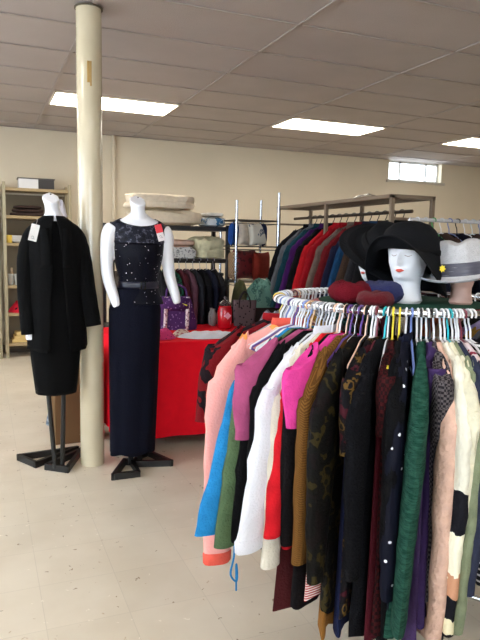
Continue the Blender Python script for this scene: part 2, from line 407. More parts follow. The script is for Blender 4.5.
black = cloth('black_cloth', (7, 7, 9)); white = cloth('white_fleece', (208, 208, 215), vary=.05)
# a: angle on the ring; each entry becomes one garment hanging on its own hanger
R_ = [
 dict(a=158, n='patterned_jacket', c='jacket', l='black jacket with dark red print beyond the salmon sweatshirt', m=mat('black_red_print', (26, 18, 22), rough=.85, pat='blotch', col2=(84, 16, 22), scale=34, bump=.3), L=.58, sl=.46, lo=.01, slo=.03, hc='maroon', collar='red'),
 dict(a=166, n='knit_pullover', c='pullover', l='black and red knit pullover hanging left of the salmon sweatshirt', m=cloth('red_black_knit', (104, 16, 22), pat='blotch', col2=(24, 16, 20), scale=12), L=.62, sl=.46, lo=.02, slo=.05, hc='black'),
 dict(a=175.5, n='sweatshirt', c='sweatshirt', l='salmon pink sweatshirt with orange spots, red neckline and cuffs', m=cloth('salmon_spots', (230, 158, 150), pat='dots', col2=(240, 158, 84), scale=9.0, width=.2, stretch=(1, .3, .8)), L=.80, sl=.92, lo=.02, slo=.01, w=.215, cuffs='coral', collar='coral', hc='white', srad=.070, cuffw=.05),
 dict(a=187, n='fleece_pullover', c='pullover', l='bright blue fleece pullover with a hanging blue drawcord', m=cloth('bright_blue_fleece', (36, 122, 178), bump=.6), L=.80, sl=.76, lo=.07, slo=.15, w=.165, hc='white', cord=1, srad=.070, cuffw=.056),
 dict(a=189.5, n='sweater', c='sweater', l='olive green knit sweater beside the bright blue pullover', m=cloth('olive_knit', (78, 98, 68), bump=.6), L=.79, sl=.80, lo=.05, slo=.10, w=.18, hc='white'),
 dict(a=191.5, n='blouse', c='blouse', l='plain black blouse between the olive sweater and plum jacket', m=black, L=.83, sl=.78, lo=.03, slo=.06, w=.17, hc='blue'),
 dict(a=193.5, n='jacket', c='jacket', l='plum rose jacket with soft shoulders left of the white sweatshirt', m=cloth('plum_rose', (160, 74, 112), bump=.2), L=.62, sl=.42, lo=.02, hc='wood', srad=.075, w=.215),
 dict(a=196.5, n='blouse', c='blouse', l='black blouse squeezed just left of the white sweatshirt', m=black, L=.86, sl=.74, lo=.0, slo=.0, hc='grey', jag=.03),
 dict(a=202, n='sweatshirt', c='sweatshirt', l='white fleece sweatshirt with long sleeve and wide ribbed cuff', m=white, L=.74, sl=.69, lo=.06, slo=.10, cuffs='white', hc='white', srad=.072, collar='white', cuffw=.058),
 dict(a=203.6, n='cardigan', c='cardigan', l='off white cardigan showing behind the white sweatshirt', m=cloth('off_white_knit', (200, 192, 176), vary=.06), L=.74, sl=.80, lo=.03, slo=.035, hc='white'),
 dict(a=205.0, n='sweater', c='sweater', l='bright red sweater showing under the off white cardigan', m=cloth('bright_red_knit', (190, 24, 34)), L=.74, sl=.69, lo=.03, slo=.075, w=.175, hc='white'),
 dict(a=208.6, n='tunic', c='tunic', l='hot pink tunic hanging beside the brown corduroy jacket', m=cloth('hot_pink', (204, 60, 138)), L=.46, sl=.34, lo=.01, hc='white', srad=.08),
 dict(a=207.4, n='shirt', c='shirt', l='dark shirt behind the golden brown corduroy jacket', m=cloth('near_black', (12, 9, 11)), L=.95, sl=.72, lo=.0, hc='peach'),
 dict(a=211.6, n='jacket', c='jacket', l='golden brown corduroy jacket with narrow sleeves', m=cloth('brown_corduroy', (112, 76, 34), pat='vstripes', col2=(84, 54, 22), scale=90, width=.5), L=.80, sl=.76, lo=.0, slo=.01, hc='peach'),
 dict(a=217.5, n='velvet_robe', c='robe', l='black velvet garment with olive gold leaf pattern', m=mat('gold_leaf_velvet', (9, 8, 7), rough=.7, pat='blotch', col2=(46, 38, 14), col3=(16, 9, 9), scale=16, bump=.3), L=.93, sl=.80, lo=.0, slo=.02, hc='purple', srad=.085, w=.205, tw=-5),
 dict(a=223, n='floral_dress', c='dress', l='black dress with small red, blue and gold flowers', m=mat('mixed_floral', (9, 7, 11), rough=.7, pat='blotch', col2=(84, 62, 26), col3=(60, 16, 26), scale=24, bump=.3), L=.93, sl=.40, lo=.0, hc='white', w=.185, srad=.06, tw=-4),
 dict(a=227, n='coat', c='coat', l='plain black long coat right of the flower patterned dress', m=cloth('soft_black', (8, 8, 12), bump=.5), L=1.0, sl=.78, lo=-.02, hc='teal', srad=.072, w=.21, tw=-9),
 dict(a=230, n='plaid_shirt', c='shirt', l='dark red plaid shirt behind the yellow hanger', m=cloth('dark_red_plaid', (56, 13, 16), pat='check', col2=(26, 9, 11), scale=90), L=.96, sl=.34, lo=-.01, w=.16, hc='yellow'),
 dict(a=232.4, n='cardigan', c='cardigan', l='long black cardigan left of the dotted navy blouse', m=cloth('charcoal_black', (7, 7, 9)), L=1.0, sl=.72, lo=-.02, hc='yellow'),
 dict(a=234.8, n='blouse', c='blouse', l='navy blouse with small white polka dots', m=mat('navy_dots', (10, 12, 26), rough=.7, pat='dots', col2=(220, 220, 228), scale=26, width=.13), L=.96, sl=.82, lo=-.02, hc='white', collar='navy', tw=-6),
 dict(a=240.5, n='sweater', c='sweater', l='dark green heathered knit sweater hanging near the front', m=mat('green_heather', (36, 72, 60), rough=.9, pat='noise', col2=(15, 52, 41), scale=30, stretch=(1, 1, 4), bump=.5, bscale=70), L=.96, sl=.90, lo=-.015, slo=-.01, ls=-.05, sls=-.03, hc='white', srad=.09, cuffw=.08, tw=-7, hth=.045),
 dict(a=242.6, n='blouse', c='blouse', l='purple blouse sleeve between green and fuzzy beige sweaters', m=cloth('purple_cloth', (54, 38, 76)), L=.92, sl=.24, w=.14, srad=.03, lo=-.02, hc='white'),
 dict(a=245.4, n='sweater', c='sweater', l='fuzzy pale pink beige sweater right of the green sweater', m=cloth('fuzzy_beige', (204, 168, 150), bump=1.0, bscale=60), L=.99, sl=.95, lo=-.03, slo=-.03, hc='white', srad=.055, w=.185),
 dict(a=243.8, n='plaid_shirt', c='shirt', l='black and white windowpane plaid shirt beside the fuzzy sweater', m=cloth('window_plaid', (34, 30, 34), pat='check', col2=(84, 78, 80), scale=130), L=.86, sl=.36, w=.178, srad=.045, lo=-.04, hc='black'),
 dict(a=248.0, n='sweater', c='sweater', l='cream sweater with black and tan colour blocks', m=mat('colour_blocks', (212, 208, 192), rough=.9, pat='blocks', bump=.6, bscale=60), L=.98, sl=.93, lo=-.05, slo=-.05, hc='white', srad=.06),
 dict(a=249.6, n='sweater', c='sweater', l='cream knit sweater hanging right of the colour block sweater', m=cloth('cream_knit', (208, 202, 178), bump=.7, bscale=60), L=.94, sl=.72, lo=-.05, slo=-.05, hc='white'),
 dict(a=250.9, n='cardigan', c='cardigan', l='sage green cardigan on the teal hanger', m=cloth('sage_green', (120, 128, 102), bump=.5), L=.97, sl=.93, lo=-.06, slo=-.06, hc='teal'),
 dict(a=252.6, n='coat', c='coat', l='slate navy coat right of the sage cardigan', m=cloth('slate_navy', (42, 46, 64)), L=.95, sl=.80, lo=-.06, slo=-.05, hc='white', w=.21),
 dict(a=255, n='blouse', c='blouse', l='red and white small print blouse at the right edge', m=mat('red_white_print', (196, 180, 184), rough=.8, pat='dots', col2=(120, 30, 50), scale=60, width=.4), L=.95, sl=.7, lo=-.08, slo=-.08, hc='white'),
 dict(a=260, n='striped_shirt', c='shirt', l='black shirt with thin white stripes past the red print blouse', m=cloth('black_white_stripe', (24, 24, 28), pat='stripes', col2=(215, 212, 210), scale=16, width=.8), L=.8, sl=.5, lo=-.03, hc='white'),
]
trims = {'coral': cloth('coral_rib', (226, 92, 76)), 'white': white, 'navy': cloth('navy_collar', (20, 22, 40)), 'red': cloth('red_trim', (150, 24, 30))}
for i, g_ in enumerate(R_):
    a = g_['a']; p = rp(a); rz = radians(a+g_.get('tw', 0))
    hn = {'white': 'white plastic hanger hooked on the round rack ring under a garment'}.get(g_['hc'], None)
    lab = hn or ('%s hanger holding the %s' % (g_['hc'], g_['l']))
    lab = ' '.join(lab.split()[:16])
    hanger(g_['hc'], p, rz, lab, 'white hangers on the round rack' if hn else None, bar=.0125)
    kw = {k: g_[k] for k in ('L', 'hth', 'ls', 'sl', 'lo', 'slo', 'sls', 'srad', 'w', 'jag', 'cuffw') if k in g_}
    t = garment(g_['n'], g_['l'], g_['c'], g_['m'], p, rz, seed=i, cuffs=trims.get(g_.get('cuffs')), collar=trims.get(g_.get('collar')), nf=2+(i % 3), folds=.007, **kw)
    if g_.get('cord'):
        cpts = [(.25, .0, -.78), (.255, .01, -.86), (.27, .015, -.92), (.245, .012, -.955), (.235, .0, -.93), (.24, 0, -.90), (.235, -.005, -1.0)]
        MB().tube([tuple(v) for v in sub_tab(cpts, 30)], .0035, 6).build('drawcord', g_['m'], t)
# long pieces whose hems hang below their neighbours
def skirt(name, label, cat, m, a, L0, L1, w0, w1, lo=0, seed=0, amp=.02, fringe=False, tw=0):
    p = rp(a); t = thing(name, label, cat, p, radians(a)+tw)
    rings = []
    for i in range(14):
        u = i/13; z = -(L0+(L1-L0)*u); hw = w0+(w1-w0)*u; ring = []
        for j in range(36):
            q = 2*pi*j/36; px = hw*cos(q); py = .022*sin(q)+amp*u*.5*sin(9*cos(q)+seed)
            zz = z + (amp*1.6*noise.noise(Vector((px*9, seed, 2))) if i == 13 else 0)
            ring.append((px+lo*u, py, zz))
        rings.append(ring)
    MB().loft(rings, cap=True).build('skirt_panel', m, t)
    MB().loft([[(w0*1.02*cos(2*pi*j/36), .024*sin(2*pi*j/36), -L0+d) for j in range(36)] for d in (.002, -.03)], cap=True).build('waistband', m, t)
    hanger('black', p, radians(a)+tw, 'black hanger carrying the %s' % ' '.join(label.split()[:11]), bar=.0125)
    return t
skirt('long_skirt', 'long dark maroon skirt whose hem hangs below the white sweatshirt', 'skirt', cloth('dark_maroon', (66, 22, 24)), 202.8, .16, .99, .15, .22, lo=.0, seed=2, amp=.03)
skirt('long_skirt', 'long golden brown skirt hanging lowest below the leaf pattern robe', 'skirt', cloth('gold_brown', (128, 86, 38)), 215.5, .16, 1.02, .15, .22, lo=-.01, seed=5, amp=.03)
skirt('long_skirt', 'red and white thin striped skirt beneath the corduroy jacket', 'skirt', cloth('red_white_stripe', (224, 212, 205), pat='stripes', col2=(170, 40, 40), scale=40, width=.5), 212, .16, .91, .15, .215, seed=8, amp=.012)
skirt('long_skirt', 'navy blue skirt hem hanging beneath the flower dress', 'skirt', cloth('deep_navy', (26, 32, 62)), 220, .16, .99, .15, .20, seed=11, amp=.02)
skirt('long_skirt', 'dark wine red skirt showing under the dotted blouse', 'skirt', cloth('wine_red', (74, 20, 30)), 228.6, .16, 1.0, .15, .20, seed=14, amp=.02)
skirt('long_skirt', 'dusky violet skirt hem below the green heathered sweater', 'skirt', cloth('dusky_violet', (66, 48, 84)), 240.1, .16, 1.03, .15, .19, seed=17, amp=.02)
# remaining garments round the back and right of the ring
extra_cols = [('charcoal', (48, 48, 54)), ('navy', (28, 34, 62)), ('burgundy', (92, 26, 40)), ('forest green', (34, 66, 48)), ('brown', (86, 62, 44)), ('dusty teal', (60, 110, 112)), ('grey', (128, 128, 132)), ('mustard', (170, 132, 52)), ('lavender', (150, 136, 180)), ('black', (22, 22, 24)), ('tan', (170, 140, 110)), ('rust', (150, 74, 44))]
for i in range(20):
    a = 273+i*10.8
    a_ = a % 360
    nm, c = extra_cols[i % 12]; side = 'right' if i < 9 else 'far'
    m = cloth(nm.replace(' ', '_')+'_cotton', c)
    hanger('white', rp(a), radians(a), 'white plastic hanger hooked on the round rack ring under a garment', 'white hangers on the round rack', bar=.0125)
    garment('shirt', '%s shirt hanging on the %s side of the round rack' % (nm, side), 'shirt', m, rp(a), radians(a), L=.68+.08*(i % 4), sl=.6, seed=40+i, group='shirts round the %s side of the round rack' % side)
# empty hangers crowded between
hc = ['white', 'white', 'grey', 'white', 'blue', 'white', 'clear', 'white', 'purple', 'white', 'white', 'peach', 'white', 'maroon', 'white']
names = {'white': 'white plastic', 'grey': 'grey plastic', 'blue': 'pale blue plastic', 'clear': 'clear plastic', 'purple': 'purple plastic', 'peach': 'peach coloured', 'maroon': 'maroon plastic', 'yellow': 'yellow plastic'}
taken = [g_['a'] for g_ in R_]
k = 0
aa = 131.5
while aa < 262:
    c = hc[k % len(hc)]
    if 150 < aa < 156: c = 'yellow'
    if min(abs(aa-t) for t in taken) > .9:
        hanger(c, rp(aa), radians(aa), '%s empty hanger squeezed between garments on the round rack' % names[c], 'empty %s hangers on the round rack' % names[c], bar=.0125, tilt=random.uniform(-.03, .03))
    k += 1; aa += 2.15
k = 0; aa = 60
while aa < 128:
    c = hc[(k*2+1) % len(hc)]
    hanger(c, rp(aa), radians(aa), '%s hanger on the far side of the round rack' % names[c], 'empty %s hangers on the far side' % names[c], bar=.0125, tilt=random.uniform(-.05, .05))
    k += 1; aa += 3.1

# ------------------------------------------------------------------ display heads and hats
def head_point(th, z):
    # th = 0 is the front (-y); z 0..0.30, chin at .095
    tab = [(0, (.052, .054, .054, 0)), (.01, (.060, .060, .062, 0)), (.03, (.055, .055, .058, 0)), (.06, (.050, .050, .056, .0)), (.085, (.050, .054, .060, 0)), (.10, (.054, .074, .070, 0)), (.125, (.060, .085, .082, 0)),
           (.16, (.068, .092, .094, 0)), (.20, (.074, .094, .104, 0)), (.24, (.074, .092, .104, 0)), (.27, (.062, .078, .090, 0)), (.29, (.040, .052, .062, 0)), (.30, (.006, .006, .012, 0))]
    rx, rf, rb, _ = interp(tab, z)
    c, s = cos(th), sin(th); ry = rf if c > 0 else rb
    x = rx*s; y = -ry*c
    def G(t0, z0, st, sz): return math.exp(-((th-t0)/st)**2-((z-z0)/sz)**2)
    f = .020*G(0, .160, .13, .014)+.012*G(0, .178, .10, .020)+.010*G(0, .127, .24, .011)+.009*G(0, .103, .3, .012)
    f -= .011*(G(.42, .189, .24, .015)+G(-.42, .189, .24, .015)); f += .005*(G(.42, .187, .13, .008)+G(-.42, .187, .13, .008))
    f += .004*(G(.35, .208, .35, .008)+G(-.35, .208, .35, .008))+.005*(G(.75, .155, .25, .02)+G(-.75, .155, .25, .02))
    f -= .006*(G(0, .140, .3, .006))
    d = Vector((x, y, 0)).normalized() if (x or y) else Vector((0, -1, 0))
    return Vector((x, y, z)) + d*f
def make_head(label, loc, rz, skin, scale=1.0, face=True):
    t = thing('foam_mannequin', label, 'mannequin head', loc, rz); zs = [0, .004, .01, .02, .03, .045, .06, .075, .085, .09]+[.095+.0045*i for i in range(43)]+[.292, .296, .2985, .2999]
    rings = [[head_point(-pi+2*pi*j/72, z)*scale for j in range(72)] for z in zs]
    MB().loft(rings).build('head_form', skin, t)
    if face:
        def patch(name, th0, th1, zf, m, off=.0012):
            mb = MB(); rows = []
            for i in range(15):
                u = i/14; th = th0+(th1-th0)*u; za, zb = zf(u)
                rows.append([(head_point(th, za+(zb-za)*v/4) + Vector((sin(th), -cos(th), 0))*off)*scale for v in range(5)])
            mb.loft(rows, cap=False, closed=False).build(name, m, t, solid=.0008)
        lip = mat('coral_lip_paint', (206, 74, 60), rough=.5); br = mat('thin_brown_paint', (120, 84, 64), rough=.6)
        patch('lips', -.27, .27, lambda u: (.127-.0075*sin(pi*u), .127+.0065*sin(pi*u)-.0015*math.exp(-((u-.5)/.1)**2)+.0003), lip)
        for s in (-1, 1):
            patch('eyebrow', s*.16, s*.68, lambda u: (.206+.008*sin(pi*u), .2078+.008*sin(pi*u)), br)
            patch('eyelid_line', s*.22, s*.60, lambda u: (.184-.005*sin(pi*u), .1854-.0045*sin(pi*u)), br)
    return t
foam = mat('white_foam', (226, 227, 232), rough=.55, bump=.1, bscale=200)
h1 = make_head('white foam display head with coral lips in the middle of the rack top', (1.460, 1.882, RH-.001), radians(-57), foam, .965)
h2 = make_head('white display head under the tilted wide black hat, behind left', (1.470, 2.10, RH-.001), radians(-78), foam, .80)
h3 = make_head('pinkish beige display head under the pale grey fedora', (1.645, 1.80, RH-.001), radians(120), mat('pinkish_plastic', (214, 172, 156), rough=.45), .72)
felt = mat('black_wool_felt', (15, 16, 19), rough=.85, bump=.3, bscale=160)
# black cloche with drooping brim
def hat_loft(fn, nz, n=64, k=1.0): return [[tuple(k*c_ for c_ in fn(i/(nz-1), 2*pi*j/n)) for j in range(n)] for i in range(nz)]
def cloche(u, a):
    # a measured from front (-y); u 0 top .. 1 brim edge
    fr = max(0, cos(a)); bk = max(0, -cos(a)); sd = abs(sin(a))
    prof = interp([(0, (.002, .333)), (.05, (.030, .331)), (.12, (.060, .322)), (.22, (.085, .300)), (.34, (.100, .268)), (.48, (.107, .236)), (.60, (.111, .222)), (.78, (.131, .198)), (.92, (.146, .172)), (1, (.150, .160))], u)
    r, z = prof
    b = sm(.50, 1, u)
    z += b*(fr**1.1)*.105; r += b*fr*.012
    z -= b*(sd**2)*.066 + b*bk*.066; r -= b*sd*.010 + b*bk*.006
    z += .004*noise.noise(Vector((cos(a)*3, sin(a)*3, u*5)))
    return (r*sin(a)*.98, -r*cos(a)*1.10+.008, z)
t = thing('cloche_hat', 'black felt cloche hat with drooping brim on the middle foam head', 'hat', (1.455, 1.888, RH-.054), radians(-64)); t.rotation_euler.x = radians(-4)
MB().loft(hat_loft(cloche, 34, k=1.07), cap='start').build('hat_shell', felt, t, solid=.003)
def hb(u, a):
    p = Vector(cloche(.50+.09*u, a)); d = Vector((p.x, p.y, 0)).normalized(); return p+d*.003
MB().loft(hat_loft(hb, 4, k=1.07), cap=False).build('hat_band', mat('black_ribbon', (12, 12, 14), rough=.8), t, solid=.002)
b_ = MB()
for k in range(7):
    a = 2*pi*k/7; b_.loft([[(.004*cos(q)*s_+.013*cos(a)*d_, -.003*d_ , .004*sin(q)*s_+.013*sin(a)*d_) for q in [2*pi*m/8 for m in range(8)]] for s_, d_ in ((.6, .1), (1.1, .5), (.3, 1.0))])
bo = b_.build('yellow_bloom', mat('yellow_petal', (236, 214, 62), rough=.6), t); bo.location = (.140, -.012, .185); bo.rotation_euler = (0, 0, radians(60))
# big tilted wide brim hat
t = thing('wide_brim_hat', 'large black wide brimmed hat tilted on the head behind left', 'hat', (1.490, 2.10, RH+.185), radians(-65))
t.rotation_euler = (radians(24), radians(40), radians(-50))
def wide(u, a):
    r, z = interp([(0, (.002, .118)), (.10, (.045, .116)), (.20, (.075, .100)), (.32, (.088, .055)), (.42, (.093, .012)), (.50, (.110, .0)), (.75, (.140, .004)), (1, (.170, -.010))], u)
    z += sm(.4, 1, u)*.022*sin(2*a+1.0); return (r*sin(a), -r*cos(a)*1.06, z)
MB().loft(hat_loft(wide, 30), cap='start').build('hat_shell', felt, t, solid=.003)
MB().loft(hat_loft(lambda u, a: tuple(Vector(wide(.33+.07*u, a))+Vector((sin(a), -cos(a), 0))*.004), 4), cap=False).build('hat_band', MATS['black_ribbon'], t, solid=.002)
# pale fedora
t = thing('fedora_hat', 'pale grey woven fedora with dark grey pleated band', 'hat', (1.632, 1.80, RH+.104), radians(-40))
t.rotation_euler = (radians(4), radians(-6), radians(-45))
def fed(u, a):
    r, z = interp([(0, (.003, .118)), (.08, (.03, .120)), (.18, (.062, .134)), (.25, (.076, .130)), (.34, (.083, .095)), (.45, (.092, .045)), (.54, (.100, .010)), (.58, (.108, .002)), (.70, (.122, -.004)), (.88, (.145, -.004)), (1, (.158, .006))], u)
    if u < .3: z -= .020*math.exp(-(r*sin(a)/.03)**2)*sm(.3, .1, u) if False else 0
    tp = 1-sm(.1, .42, u)
    z -= tp*.022*math.exp(-((r*sin(a))/.022)**2)
    pinch = math.exp(-((a-.75)/.35)**2)+math.exp(-((a-2*pi+.75)/.35)**2)
    r *= 1-.13*pinch*(1-sm(.25, .50, u))
    z += sm(.6, 1, u)*(.016*abs(sin(a))**2-.006)
    return (r*sin(a), -r*cos(a)*1.12, z)
MB().loft(hat_loft(fed, 44, k=.97), cap='start').build('hat_shell', mat('pale_grey_straw', (186, 186, 190), rough=.8, bump=.5, bscale=200, vary=.08, scale=60), t, solid=.003)
def fb(u, a):
    p = Vector(fed(.425+.115*u, a)); d = Vector((p.x, p.y, 0)).normalized(); return p+d*(.003+.0022*abs(sin(u*pi*3.5+.3*sin(3*a))))
MB().loft(hat_loft(fb, 18, k=.97), cap=False).build('hat_band', mat('grey_satin', (66, 66, 80), rough=.4, sheen=.2), t, solid=.002)
# fuzzy slippers / ear warmers lying on the disc
def fuzzy(name, label, m, loc, rz, r1=.05, r2=.035, arc=320, flat=.8, group=None):
    mb = MB(); pts = []; rad = []
    n = 40; RI = []
    for i in range(n):
        a = radians(arc*i/(n-1)); p = Vector((r1*1.25*cos(a), r1*sin(a), r2*flat)); T_ = Vector((-sin(a), cos(a), 0)); U = Vector((cos(a), sin(a), 0)); ring = []
        rr_ = r2*(1+.12*sin(a*3))*(min(1, .35+min(i, n-1-i)*.25) if arc < 360 else 1)
        for j in range(16):
            q = 2*pi*j/16; f = 1+.16*noise.noise(Vector((i*.9, j*1.3, r1*90)))
            ring.append(p+U*rr_*f*cos(q)+Vector((0, 0, 1))*rr_*f*(1.0 if sin(q) > 0 else flat)*sin(q))
        RI.append(ring)
    mb.loft(RI); o = mb.build(name, m); place(o, loc, rz); return tag(o, label, 'ear warmer', group)
fuzz_r = mat('crimson_plush', (92, 12, 24), rough=.95, bump=1.0, bscale=220, sheen=.1); fuzz_b = mat('navy_plush', (38, 44, 92), rough=.95, bump=1.0, bscale=220, sheen=.1)
fuzzy('plush_headband', 'crimson plush headband in front of the others on the rack top', fuzz_r, (1.268, 1.80, RH), .3, .036, .027)
fuzzy('plush_headband', 'crimson plush headband lying behind left on the rack top', cloth('dark_red_plush', (110, 18, 32), bump=1.0, bscale=220), (1.262, 1.955, RH), 1.2, .046, .040)
fuzzy('plush_headband', 'navy blue plush headband beside the two crimson ones', fuzz_b, (1.365, 1.915, RH), 2.4, .036, .042)

# ------------------------------------------------------------------ mannequins
plast = mat('white_mannequin_plastic', (242, 243, 250), rough=.3, coat=.3)
steel = mat('black_stand_steel', (16, 16, 17), rough=.45)
def ell(cx, cy, z, rx, ryf, ryb, n=40, p=1.0):
    out = []
    for j in range(n):
        a = 2*pi*j/n; c, s = cos(a), sin(a); ry = ryf if s < 0 else ryb
        out.append((cx+rx*(abs(c)**p)*(1 if c > 0 else -1), cy+ry*(abs(s)**p)*(1 if s > 0 else -1), z))
    return out
TOR = [  # z, rx, front, back
 (.53, .060, .06, .06), (.62, .10, .08, .08), (.80, .118, .085, .09), (.95, .132, .090, .10), (1.03, .130, .092, .10), (1.13, .112, .080, .075), (1.20, .118, .086, .078), (1.30, .140, .118, .090), (1.36, .148, .120, .095), (1.43, .156, .098, .092), (1.49, .165, .075, .080), (1.525, .14, .058, .065), (1.55, .085, .046, .054), (1.575, .050, .040, .048)]
def body_mesh(name, parent, arms, neck_dir, neckz=1.665, lower=True):
    m = MB(); tab = sub_tab(TOR, 46)
    if not lower: tab = [t_ for t_ in tab if t_[0] > .4]
    m.loft([ell(0, .005, z, rx, f, b) for z, rx, f, b in tab])
    nk = []
    for i in range(7):
        u = i/6; c = Vector((neck_dir[0]*u, .0+neck_dir[1]*u, 1.55+(neckz-1.57)*u)); r = .050-.007*sin(u*pi)
        nk.append([(c.x+r*cos(2*pi*j/24), c.y+r*1.1*sin(2*pi*j/24), c.z+u*.034*sin(2*pi*j/24)) for j in range(24)])
    m.loft(nk)
    for pts, rad in arms:
        q = sub_tab([tuple(p)+(r,) for p, r in zip(pts, rad)], 30); m.tube([v[:3] for v in q], [v[3] for v in q], 18)
    o = m.build(name, plast, parent)
    r = o.modifiers.new('remesh', 'REMESH'); r.mode = 'VOXEL'; r.voxel_size = .008; r.use_smooth_shade = True
    s = o.modifiers.new('smooth', 'SMOOTH'); s.iterations = 4; s.factor = .5
    return o
def foot_triangle(pts, parent, zc=.02):
    m = MB(); P = [Vector(p) for p in pts]; n = len(P)
    for i in range(n):
        a, b = P[i], P[(i+1) % n]; d = b-a; m.box(((a+b)/2).to_tuple()[:2]+(zc,), (d.length+.022, .022, .04), rz=math.atan2(d.y, d.x))
    return m
# right mannequin : navy sequined dress
RMX, RMY = .880, 3.72
mr = thing('mannequin', 'white headless mannequin with bare arms wearing the navy sequined dress', 'mannequin', (RMX, RMY, 0))
arms = [([(-.150, .0, 1.49), (-.178, .0, 1.45), (-.192, .0, 1.33), (-.188, -.010, 1.20), (-.160, -.045, 1.08), (-.142, -.06, 1.02)], [.044, .046, .040, .036, .031, .024]),
        ([(.150, .0, 1.485), (.175, .0, 1.44), (.182, .0, 1.33), (.196, -.005, 1.20), (.222, -.035, 1.09), (.234, -.05, 1.03)], [.044, .045, .040, .036, .030, .023])]
body_mesh('body', mr, arms, (-.012, -.028, 0), neckz=1.672)
MB().lathe([(.004, .0), (.005, .006)], c=(-.012, -.04, 1.665), n=10).build('neck_bolt', mat('bolt_dark', (70, 70, 74), rough=.4), mr)
# stand
def W(px, base): return (px[0]-base[0], px[1]-base[1], 0)
sr = MB()
MBs = foot_triangle([W(p, (RMX, RMY)) for p in [(.685, 3.53), (.835, 3.53), (.842, 3.74), (.80, 3.76)]], mr)
MBs.build('stand_foot', steel, mr)
foot_triangle([W(p, (RMX, RMY)) for p in [(.855, 3.70), (1.07, 3.64), (.98, 3.88), (.90, 3.82)]], mr).build('stand_foot', steel, mr)
MB().box((-.045, .015, .30), (.03, .022, .58)).box((.015, .03, .30), (.03, .022, .58)).box((-.01, .02, .57), (.1, .05, .03)).build('stand_post', steel, mr)
# navy dress : skirt, bodice, peplum, yoke, belt, buckle
navy = mat('navy_crepe', (10, 12, 26), rough=.85, bump=.3, bscale=90, vary=.1)
seq = mat('navy_sequin_glints', (9, 10, 22), rough=.45, pat='dots', col2=(235, 228, 236), scale=44, width=.12, bump=.3, bscale=150, spec=.12)  # bright dots put the sequins' sparkle into the colour
lace = mat('navy_sequin_lace', (26, 28, 42), rough=.45, pat='blotch', col2=(84, 86, 100), col3=(12, 13, 24), scale=34, bump=.5, bscale=120, spec=.2)
dr = thing('evening_dress', 'long navy dress with sequined lace yoke, belt and peplum', 'dress', (RMX, RMY, 0))
rings = []
for i in range(40):
    u = i/39; z = 1.13-(1.13-.095)*u; rx = interp([(0, .118), (.12, .160), (.3, .158), (.6, .148), (1, .138)], u); ry = interp([(0, .088), (.12, .115), (.4, .10), (1, .09)], u)
    ring = []
    for j in range(72):
        a = 2*pi*j/72; f = 1+.035*sm(.1, .7, u)*sin(7*a+1+u*1.2)+.02*u*sin(13*a+3)
        ring.append((rx*f*cos(a)-.018-.022*u, ry*f*sin(a), z+(.006*sin(5*a) if i == 39 else 0)))
    rings.append(ring)
MB().loft(rings, cap=False).build('long_skirt', navy, dr, solid=.002)
def tor(z):
    tab = sub_tab(TOR, 80)
    for a, b in zip(tab, tab[1:]):
        if a[0] <= z <= b[0]:
            t = (z-a[0])/(b[0]-a[0]); return tuple(a[k]+(b[k]-a[k])*t for k in (1, 2, 3))
    return tab[-1][1:]
def shell(z0, z1, off, n=16, flare=None, arm=False):
    R = []
    for i in range(n):
        u = i/(n-1); z = z0+(z1-z0)*u; rx, f, b = tor(z); o_ = off+(flare(u) if flare else 0)
        R.append(ell(0, .005, z, rx+o_, f+o_, b+o_, 56))
    return R
MB().loft(shell(1.13, 1.405, .007), cap=False).build('bodice', seq, dr, solid=.002)
MB().loft(shell(1.15, 1.03, .009, 12, lambda u: .018*u**.8), cap=False).build('peplum', seq, dr, solid=.002)
yk = []
for i in range(12):
    u = i/11; ring = []
    for j in range(56):
        a = 2*pi*j/56; fr_ = max(0, -sin(a))**1.5; z = 1.40+.140*u-.042*u*fr_; rx, f, b = tor(z); ry = f if sin(a) < 0 else b
        k_ = 1-.10*sm(.8, 1, u)
        ring.append(((rx+.010)*cos(a)*k_, .005+(ry+.009)*sin(a), z+.006*sm(.7, 1, u)*abs(cos(a))))
    yk.append(ring)
MB().loft(yk, cap=False).build('lace_yoke', lace, dr, solid=.002)
MB().loft(shell(1.125, 1.168, .014, 4), cap=False).build('belt', mat('navy_satin', (18, 20, 40), rough=.35), dr, solid=.002)
bk = MB()
for s in (-1, 1): bk.box((.006+s*.012, -.098, 1.147), (.007, .012, .05)); 
for dz in (-.022, .022): bk.box((.006, -.098, 1.147+dz), (.03, .012, .006))
bk.build('belt_buckle', mat('black_gloss', (14, 14, 18), rough=.2), dr, bevel=.002)
def price_tag(label, loc, rz, tilt, cols, w=.042, h=.10):
    t = thing('price_tag', label, 'price tag', loc, rz); t.rotation_euler = (radians(-6), tilt, rz)
    B((0, 0, -h/2-.02), (w, .0015, h)).build('tag_card', mat('tag_'+cols[0][0], cols[0][1], rough=.5), t)
    if len(cols) > 1: B((0, -.0012, -.02-h*.25), (w, .001, h*.5)).build('tag_panel', mat('tag_'+cols[1][0], cols[1][1], rough=.5), t)
    m = MB()
    for k, (x0, z0, x1, z1) in enumerate([(-.010, -.092, .0, -.087), (.0, -.087, .006, -.097), (-.008, -.100, .010, -.102)]): m.tube([(x0, -.0016, z0), (x1, -.0016, z1)], .0009, 4)
    m.build('handwriting', mat('pen_ink', (40, 40, 60), rough=.6), t)
    MB().tube([(0, 0, .012), (.003, 0, -.004), (0, -.001, -.026)], .0007, 5).build('tag_string', mat('tag_string', (225, 225, 220), rough=.8), t)
    return t
price_tag('red and white price tag pinned to the navy dress shoulder', (RMX+.085, RMY-.108, 1.530), 0, radians(-14), [('white', (235, 225, 228)), ('red', (222, 52, 66))])

